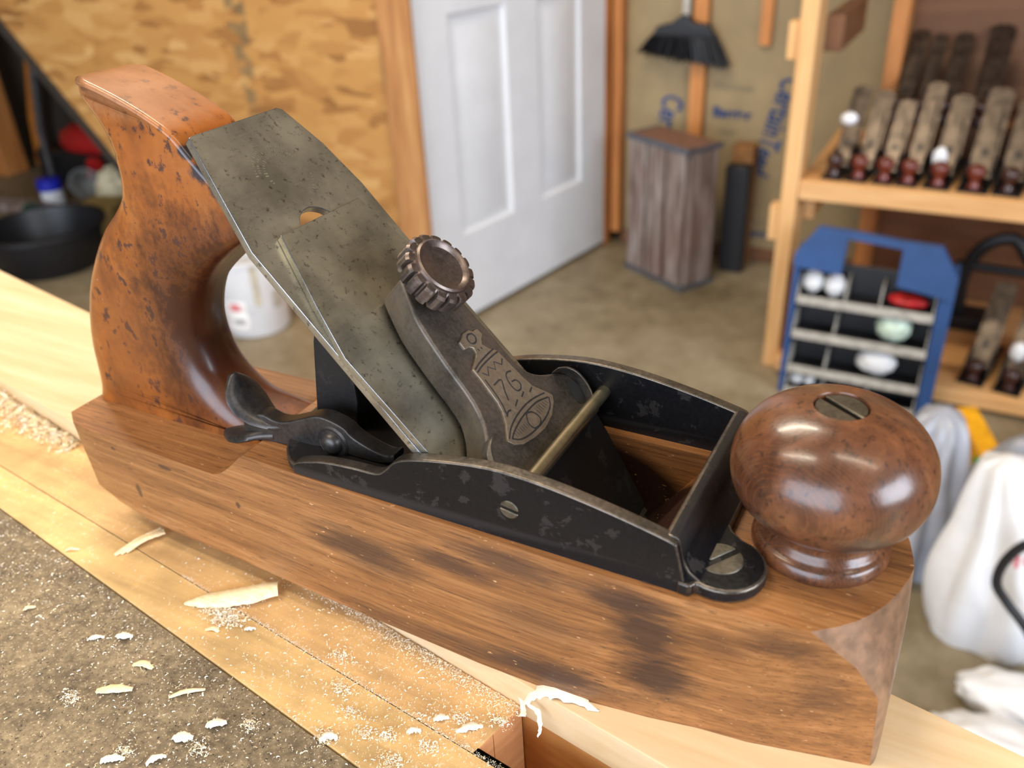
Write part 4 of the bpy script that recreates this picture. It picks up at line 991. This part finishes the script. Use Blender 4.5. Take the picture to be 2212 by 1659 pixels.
# black vice-like clamp on the bottom shelf
cl = empty('black_clamp', 'black iron clamp with a curved bar on the bottom shelf', 'clamp', (300, 2080, -823.5))
bm = bmesh.new(); add_tube(bm, smooth_path([(270, 2080, -815), (262, 2080, -700), (290, 2080, -620), (350, 2080, -590), (396, 2080, -640)], 5), 16, 8); fin(bm, 'curved_bar', M_BLACK, cl)
bm = bmesh.new(); add_box(bm, (290, 2080, -806), (130, 90, 34)); fin(bm, 'clamp_base', M_BLACK, cl, bevel=5)
bm = bmesh.new(); add_tube(bm, [(240, 2080, -668), (420, 2080, -672)], 11, 10); fin(bm, 'clamp_screw', M_BLACK, cl)

# crumpled film lumps
def lump(name, mat, c, r, label, cat, seed, crumple=.16, squash=.0, group=None, folds=5, parent=None):
    rr = random.Random(seed); bm = bmesh.new(); bmesh.ops.create_icosphere(bm, subdivisions=4, radius=1.0)
    ds = [(Vector((rr.gauss(0, 1), rr.gauss(0, 1), rr.gauss(0, 1))).normalized(), rr.uniform(3, 9), rr.uniform(0, 6)) for _ in range(folds + 5)]
    for v in bm.verts:
        d = v.co.normalized(); s = 1.0
        for ax_, fr, ph in ds: s += crumple / (folds + 5) * 2.2 * (abs(math.sin(fr * d.dot(ax_) + ph)) - .5)
        v.co = Vector((d.x * r[0], d.y * r[1], d.z * r[2])) * s
    lo = min(v.co.z for v in bm.verts)
    for v in bm.verts:
        if squash and v.co.z < lo * (1 - squash): v.co.z = lo * (1 - squash) + (v.co.z - lo * (1 - squash)) * .1
    lo = min(v.co.z for v in bm.verts)
    bmesh.ops.translate(bm, verts=bm.verts, vec=Vector((c[0], c[1], c[2] - lo)))
    o = finish(bm, name, mat, parent, loc=c if parent is None else None, smooth=70)
    if label: tag(o, label, cat, group)
    return o
lump('plastic_bag', M_WPL, (-22, 1838, -296), (17, 14, 13), 'white plastic wad stuck on top of the first plane from the pine post', 'plastic bag', 31)
lump('plastic_bag', M_WPL, (168, 1842, -376), (14, 10, 22), 'white plastic wad lying against the fifth plane of the front row', 'plastic bag', 32)
lump('plastic_bag', M_WPL, (400, 1800, -768), (16, 14, 22), 'white plastic wad on the plane on the bottom shelf', 'plastic bag', 33)

# ------------------------------------------------------------------ blue rack of parts bins
rack = empty('bin_rack', 'blue painted rack with a handle cut-out, holding sloping rows of grey parts bins', 'rack', (96, 1700, FL))
def rk(z, y): return y + (z - FL) * 0.06       # leans back a little
def rspan(name, x0, x1, z0, z1, y0, y1, mat, bevel=1.5):
    bm = bmesh.new(); vs = []
    for x in (x0, x1):
        for z in (z0, z1):
            for y in (y0, y1): vs.append(bm.verts.new((x, rk(z, y), z)))
    for f in ((0, 1, 3, 2), (4, 6, 7, 5), (0, 4, 5, 1), (2, 3, 7, 6), (0, 2, 6, 4), (1, 5, 7, 3)): bm.faces.new([vs[i] for i in f])
    return fin(bm, name, mat, rack, bevel=bevel, seg=1)
rspan('side_panel', -70, -58, FL + .5, -530, 1648, 1716, M_BLUE); rspan('side_panel', 226, 254, FL + .5, -540, 1648, 1716, M_BLUE)
bm = bmesh.new()
for poly in ([(-70, -532), (-28, -468), (34, -470), (30, -566), (-70, -560)], [(142, -478), (214, -480), (254, -542), (254, -590), (142, -574)], [(34, -470), (142, -478), (142, -494), (34, -486)]):
    add_prism(bm, poly, lambda a, b, h: (a, rk(b, h), b), 1640, 1656)
fin(bm, 'handle_board', M_BLUE, rack, bevel=1.5, seg=1)
rspan('back_board', -57, 225, FL + .5, -566, 1707, 1714, M_BLACK)
for i, (z, wy) in enumerate(((-640, 0), (-722, 0), (-808, 0), (-866, 0))):
    zl = z - 4 - i * 3
    bm = bmesh.new()
    for poly in ([(1650, z + 14), (1653, z + 14), (1653, z), (1706, z + 9), (1706, z + 5), (1650, z - 5)],):
        add_prism(bm, poly, lambda a, b, h: (h, rk(b, a), b), -56, 224)
    tray = fin(bm, 'bin_row', M_BLACK, rack, bevel=.6, seg=1)
    bm = bmesh.new(); add_prism(bm, [(1645, z - 6), (1645, z + 13), (1649.6, z + 13), (1649.6, z - 6)], lambda a, b, h: (h, rk(b, a), b), -56, 224)
    fin(bm, 'front_lip', M_GREYPL, tray, bevel=.6, seg=1)
    for x in ((-55, 44, 116, 221), (-55, 32, 221), (-55, 24, 221), (-55, 24, 120, 221))[i]:
        bm = bmesh.new(); add_prism(bm, [(1651, z - 2), (1651, z + 16), (1674, z + 52), (1705, z + 56), (1705, z + 8)], lambda a, b, h: (h, rk(b, a), b), x - 1, x + 1.5)
        fin(bm, 'divider', M_GREYPL, tray)
for i, (x, z, r, m, lab) in enumerate(((-29, -637, (21, 22, 24), M_WPL, 'leftmost white plastic bag in the top row of the blue rack'), (17, -640, (22, 22, 24), M_WPL, 'second white plastic bag from the left, top row of blue rack'),
        (150, -722, (34, 24, 30), plain('pale_green_film', (196, 214, 196), .3), 'pale green plastic bag in the second bin row of the blue rack'), (128, -806, (40, 25, 28), M_WPL, 'large white plastic bag with green print bulging from the third bin row'),
        (168, -640, (38, 22, 13), M_RED, 'bright red parts heaped in the right bin of the top row'), (-34, -864, (14, 16, 12), M_WPL, 'small white bag in the lowest bin row at the left'), (-6, -864, (12, 14, 12), M_WPL, 'small white bag in the lowest bin row, right of another'))):
    lump('plastic_bag' if m is not M_RED else 'red_parts', m, (x, rk(z, 1678), z + 10), r, lab, 'plastic bag' if m is not M_RED else 'parts', 40 + i)

# ------------------------------------------------------------------ bags on the floor at the right
def bagmat(): return M_WPL
def drape_bag(name, mat, c, rx, ry, h, label, seed, lean=(0, 0), folds=9, amp=.16):
    """tied carrier bag slumped on the floor: lathe with vertical folds"""
    rr = random.Random(seed); bm = bmesh.new(); N, K = 72, 22; rings = []
    ph = [rr.uniform(0, 6.28) for _ in range(6)]
    for k in range(K + 1):
        t = k / K
        rad = (0.92 + .16 * math.sin(PI * min(1, t * 1.6))) * (1 - t) ** .30 if t < 1 else 0
        rad = max(rad, .02); ring = []
        for i in range(N):
            a = 2 * PI * i / N
            fo = 1 + amp * (0.35 + .65 * t) * (abs(math.sin(folds * .5 * a + ph[0] + 1.2 * t)) - .5) + .09 * math.sin(3 * a + ph[1] + 2 * t) + .06 * math.sin(7 * a + ph[2] - 3 * t)
            x = rx * rad * fo * math.cos(a) + lean[0] * t * t; y = ry * rad * fo * math.sin(a) + lean[1] * t * t
            z = h * t + 8 * math.sin(5 * a + ph[3]) * (1 - t) * t * 2
            ring.append(bm.verts.new((c[0] + x, c[1] + y, c[2] + max(0.3, z))))
        rings.append(ring)
    for a, b in zip(rings[:-1], rings[1:]):
        for i in range(N): bm.faces.new((a[i], a[(i + 1) % N], b[(i + 1) % N], b[i]))
    bm.faces.new(rings[0]); bm.faces.new(rings[-1])
    o = finish(bm, name, mat, loc=c, smooth=80); tag(o, label, 'bag'); return o
wb = drape_bag('white_bag', M_WPL, (402, 1052, FL), 92, 92, 300, 'tall white plastic carrier bag with red print, standing on the floor behind the knob', 61, (-30, 30), 8, .2)
bm = bmesh.new()
for i, (u, w) in enumerate(((0, 7), (9, 4), (16, 8), (26, 5))):
    add_box(bm, (388 + u, 960 + u * .16, -668 + (i % 2) * 6), (5, 2.0, 12 + w))
o = finish(bm, 'red_print', plain('red_ink', (226, 110, 120), .6), wb, loc=None); o.location = -wb.location
drape_bag('grey_bag', M_GPL, (256, 1166, FL), 84, 90, 290, 'grey translucent plastic bag slumped on the floor left of the white bag', 62, (20, 40), 11, .26)
drape_bag('grey_bag', M_GPL, (405, 1345, FL), 84, 60, 190, 'grey plastic bag lying on the floor behind the white bag', 63, (30, 0), 7, .3)
lump('white_bag', M_WPL, (450, 884, FL + .3), (74, 42, 26), 'flat crumpled white bag on the floor in front of the tall white bag', 'bag', 64, .35, .3, None, 9)
lump('white_bag', M_WPL, (424, 776, FL + .3), (84, 48, 30), 'crumpled white bag on the floor nearest the bench, lower right corner', 'bag', 65, .35, .3, None, 9)
bm = bmesh.new(); add_tube(bm, smooth_path([(430, 935, -600), (403, 938, -618), (386, 940, -657), (385, 940, -696), (404, 938, -723), (440, 930, -760), (500, 925, -850)], 6), 7, 10)
tag(finish(bm, 'black_hose', M_BLACK, loc=(470, 918, FL)), 'thick black hose curving down beside the white bag', 'hose')
bm = bmesh.new(); add_box(bm, (348, 1500, -812), (46, 150, 60), rotz(.5) @ Matrix.Rotation(.25, 3, 'X')); yb = finish(bm, 'orange_carton', M_ORG, loc=(348, 1500, FL), bevel=4, seg=1); tag(yb, 'small orange carton with a green end on the floor before the shelf', 'carton')
bm = bmesh.new(); add_box(bm, (372, 1434, -830), (48, 26, 56), rotz(.5)); o = finish(bm, 'green_end', M_GREEN, yb, bevel=3, seg=1); o.location = -yb.location
lump('yellow_bag', M_YEL, (462, 1215, FL), (36, 40, 110), 'bright yellow bag at the right edge behind the white bag', 'bag', 66, .2, .2)

# ------------------------------------------------------------------ floor things at the left: pail, tub and clutter under the stairs
pail = empty('pail', 'small white plastic pail with a paper label, seen through the wooden handle', 'pail', (-1478, 1440, FL))
bm = bmesh.new(); add_lathe(bm, [(0, .5), (84, .5), (90, 6), (101, 215), (107, 218), (107, 226), (99, 226), (97, 214), (86, 9), (0, 8)], 48); finish(bm, 'pail_body', M_WPL, pail, smooth=50)
def curved_patch(name, r0, r1, z0, z1, a0, a1, mat, parent):
    bm = bmesh.new(); N = 10; cols = []
    for i in range(N + 1):
        a = a0 + (a1 - a0) * i / N
        cols.append([bm.verts.new((r * math.cos(a), r * math.sin(a), z)) for r, z in ((r0, z0), (r1, z1))])
    for a, b in zip(cols[:-1], cols[1:]): bm.faces.new((a[0], b[0], b[1], a[1]))
    return finish(bm, name, mat, parent, smooth=60)
lb_a = math.radians(-62)
curved_patch('paper_label', 92.3, 96.6, 30, 116, lb_a - .62, lb_a + .08, plain('label_paper', (236, 228, 226), .6), pail)
curved_patch('label_mark', 95.5, 96.8, 86, 108, lb_a - .42, lb_a - .10, plain('label_red', (216, 120, 122), .6), pail)
curved_patch('label_mark', 93.6, 94.6, 46, 62, lb_a - .40, lb_a - .06, plain('label_grey', (170, 170, 170), .6), pail)
curved_patch('drip', 96.4, 102.6, 98, 216, lb_a + .34, lb_a + .52, plain('dried_drip', (190, 180, 160), .6), pail)
curved_patch('drip', 95.0, 98.2, 78, 128, lb_a + .86, lb_a + 1.2, plain('dried_drip_dark', (176, 168, 156), .6), pail)
tub = empty('black_tub', 'low round black plastic tub standing on the concrete left of the handle', 'tub', (-2480, 1530, FL))
bm = bmesh.new(); add_lathe(bm, [(0, .5), (150, .5), (160, 6), (186, 128), (202, 134), (202, 146), (180, 146), (150, 14), (0, 12)], 56); finish(bm, 'tub_body', M_BLACK, tub, smooth=50)
bm = bmesh.new(); add_box(bm, (-2588, 1850, FL + 55), (150, 130, 108), rotz(.3)); tag(finish(bm, 'tan_box', plain('tan_cardboard', (176, 146, 86), .8), loc=(-2588, 1850, FL), bevel=3, seg=1), 'small tan cardboard box behind the black tub', 'box')
cup = empty('clear_jar', 'upturned clear plastic jar lying among the clutter under the stairs', 'jar', (-2880, 2035, FL))
mg = Mat('clear_plastic', (225, 228, 226), .12); mg.b.inputs['Transmission Weight'].default_value = .75; mg.b.inputs['IOR'].default_value = 1.3
bm = bmesh.new(); jr = Matrix.Rotation(1.0, 3, 'Y') @ Matrix.Rotation(.5, 3, 'X'); add_lathe(bm, [(0, 0), (46, 0), (50, 4), (56, 120), (52, 120), (46, 8), (0, 7)], 32, lambda x, y, z: tuple(jr @ Vector((x, y, z)) + Vector((-40, 0, 62)))); finish(bm, 'jar_body', mg.m, cup, smooth=50)
lump('paper_sack', plain('cream_paper', (226, 212, 176), .7), (-2680, 1990, FL), (62, 58, 88), 'crumpled cream and white paper sack behind the tan box', 'sack', 71, .3, .1)
lump('white_rag', M_WPL, (-2545, 1980, FL + .5), (42, 42, 72), 'white rag bundle right of the cream paper sack', 'rag', 72, .3, .1)
can = empty('blue_can', 'small can with a blue lid among the clutter under the stairs', 'can', (-3070, 1990, FL))
bm = bmesh.new(); add_lathe(bm, [(0, .5), (44, .5), (44, 62), (0, 62)], 24); finish(bm, 'can_body', M_WPL, can, smooth=40)
bm = bmesh.new(); add_lathe(bm, [(0, 62.2), (47, 62.2), (47, 104), (42, 108), (0, 108)], 24); finish(bm, 'lid', plain('cobalt_lid', (30, 40, 170), .4), can, smooth=40)
bm = bmesh.new(); add_tube(bm, [(-2950, 1800, FL + 40), (-2770, 1790, FL + 40)], [38, 38], 14); tag(finish(bm, 'green_bottle', plain('dark_green', (24, 62, 54), .4), loc=(-2860, 1795, FL)), 'dark green bottle lying on its side behind the black tub', 'bottle')
for i, (x0, y0, x1, y1, z, w) in enumerate(((-3500, 1860, -2760, 1905, 30, 80), (-3400, 1700, -2700, 1730, 20, 70))):
    bm = bmesh.new(); a = math.atan2(y1 - y0, x1 - x0); add_box(bm, ((x0 + x1) / 2, (y0 + y1) / 2, FL + z / 2 + .5), (math.hypot(x1 - x0, y1 - y0), w, z), rotz(a))
    tag(finish(bm, 'offcut_board', M_CRATE, loc=((x0 + x1) / 2, (y0 + y1) / 2, FL), bevel=2, seg=1), ('grey offcut board lying farther back under the stairs', 'grey offcut board lying just behind the black tub')[i], 'board')
vac = empty('black_case', 'bulky black case with a red lid standing under the stairs', 'case', (-3140, 2260, FL))
span('case_body', (-3420, 2190, FL + .5), (-2960, 2400, -720), M_BLACK, vac, 18)
bm = bmesh.new(); add_lathe(bm, [(0, -719), (190, -719), (205, -700), (190, -655), (120, -622), (0, -612)], 32, lambda x, y, z: (-3110 + x, 2290 + y * .5, z)); fin(bm, 'red_lid', M_RED, vac, smooth=50)
bm = bmesh.new(); add_lathe(bm, [(0, 0), (48, 0), (48, 14), (0, 20)], 24, lambda x, y, z: (-3010 + x, 2184 - z, -752 + y * .6)); fin(bm, 'red_latch', M_RED, vac, smooth=50)
pst = box_obj('support_post', (-3760, 2180, FL + .5), (-3640, 2290, 300), M_STUD, None, 3); tag(pst, 'brown timber post under the stairs at the left edge', 'post')
bm = bmesh.new(); add_tube(bm, [(-3185, 2165, -300), (-3285, 2165, -640)], 17, 10); add_tube(bm, [(-3285, 2165, -640), (-3300, 2165, FL + 1)], 15, 10); tag(finish(bm, 'grey_pipe', plain('dull_grey_metal', (90, 88, 88), .5, .5), loc=(-3300, 2165, FL)), 'thin grey pipe leaning under the stairs', 'pipe')
bm = bmesh.new(); add_tube(bm, [(-3440, 2340, -320), (-3560, 2340, -640), (-3600, 2340, FL + 20)], 28, 10); tag(finish(bm, 'orange_pole', plain('orange_wood', (168, 100, 30), .5), loc=(-3580, 2340, FL)), 'long orange wooden handle leaning under the stairs', 'handle')
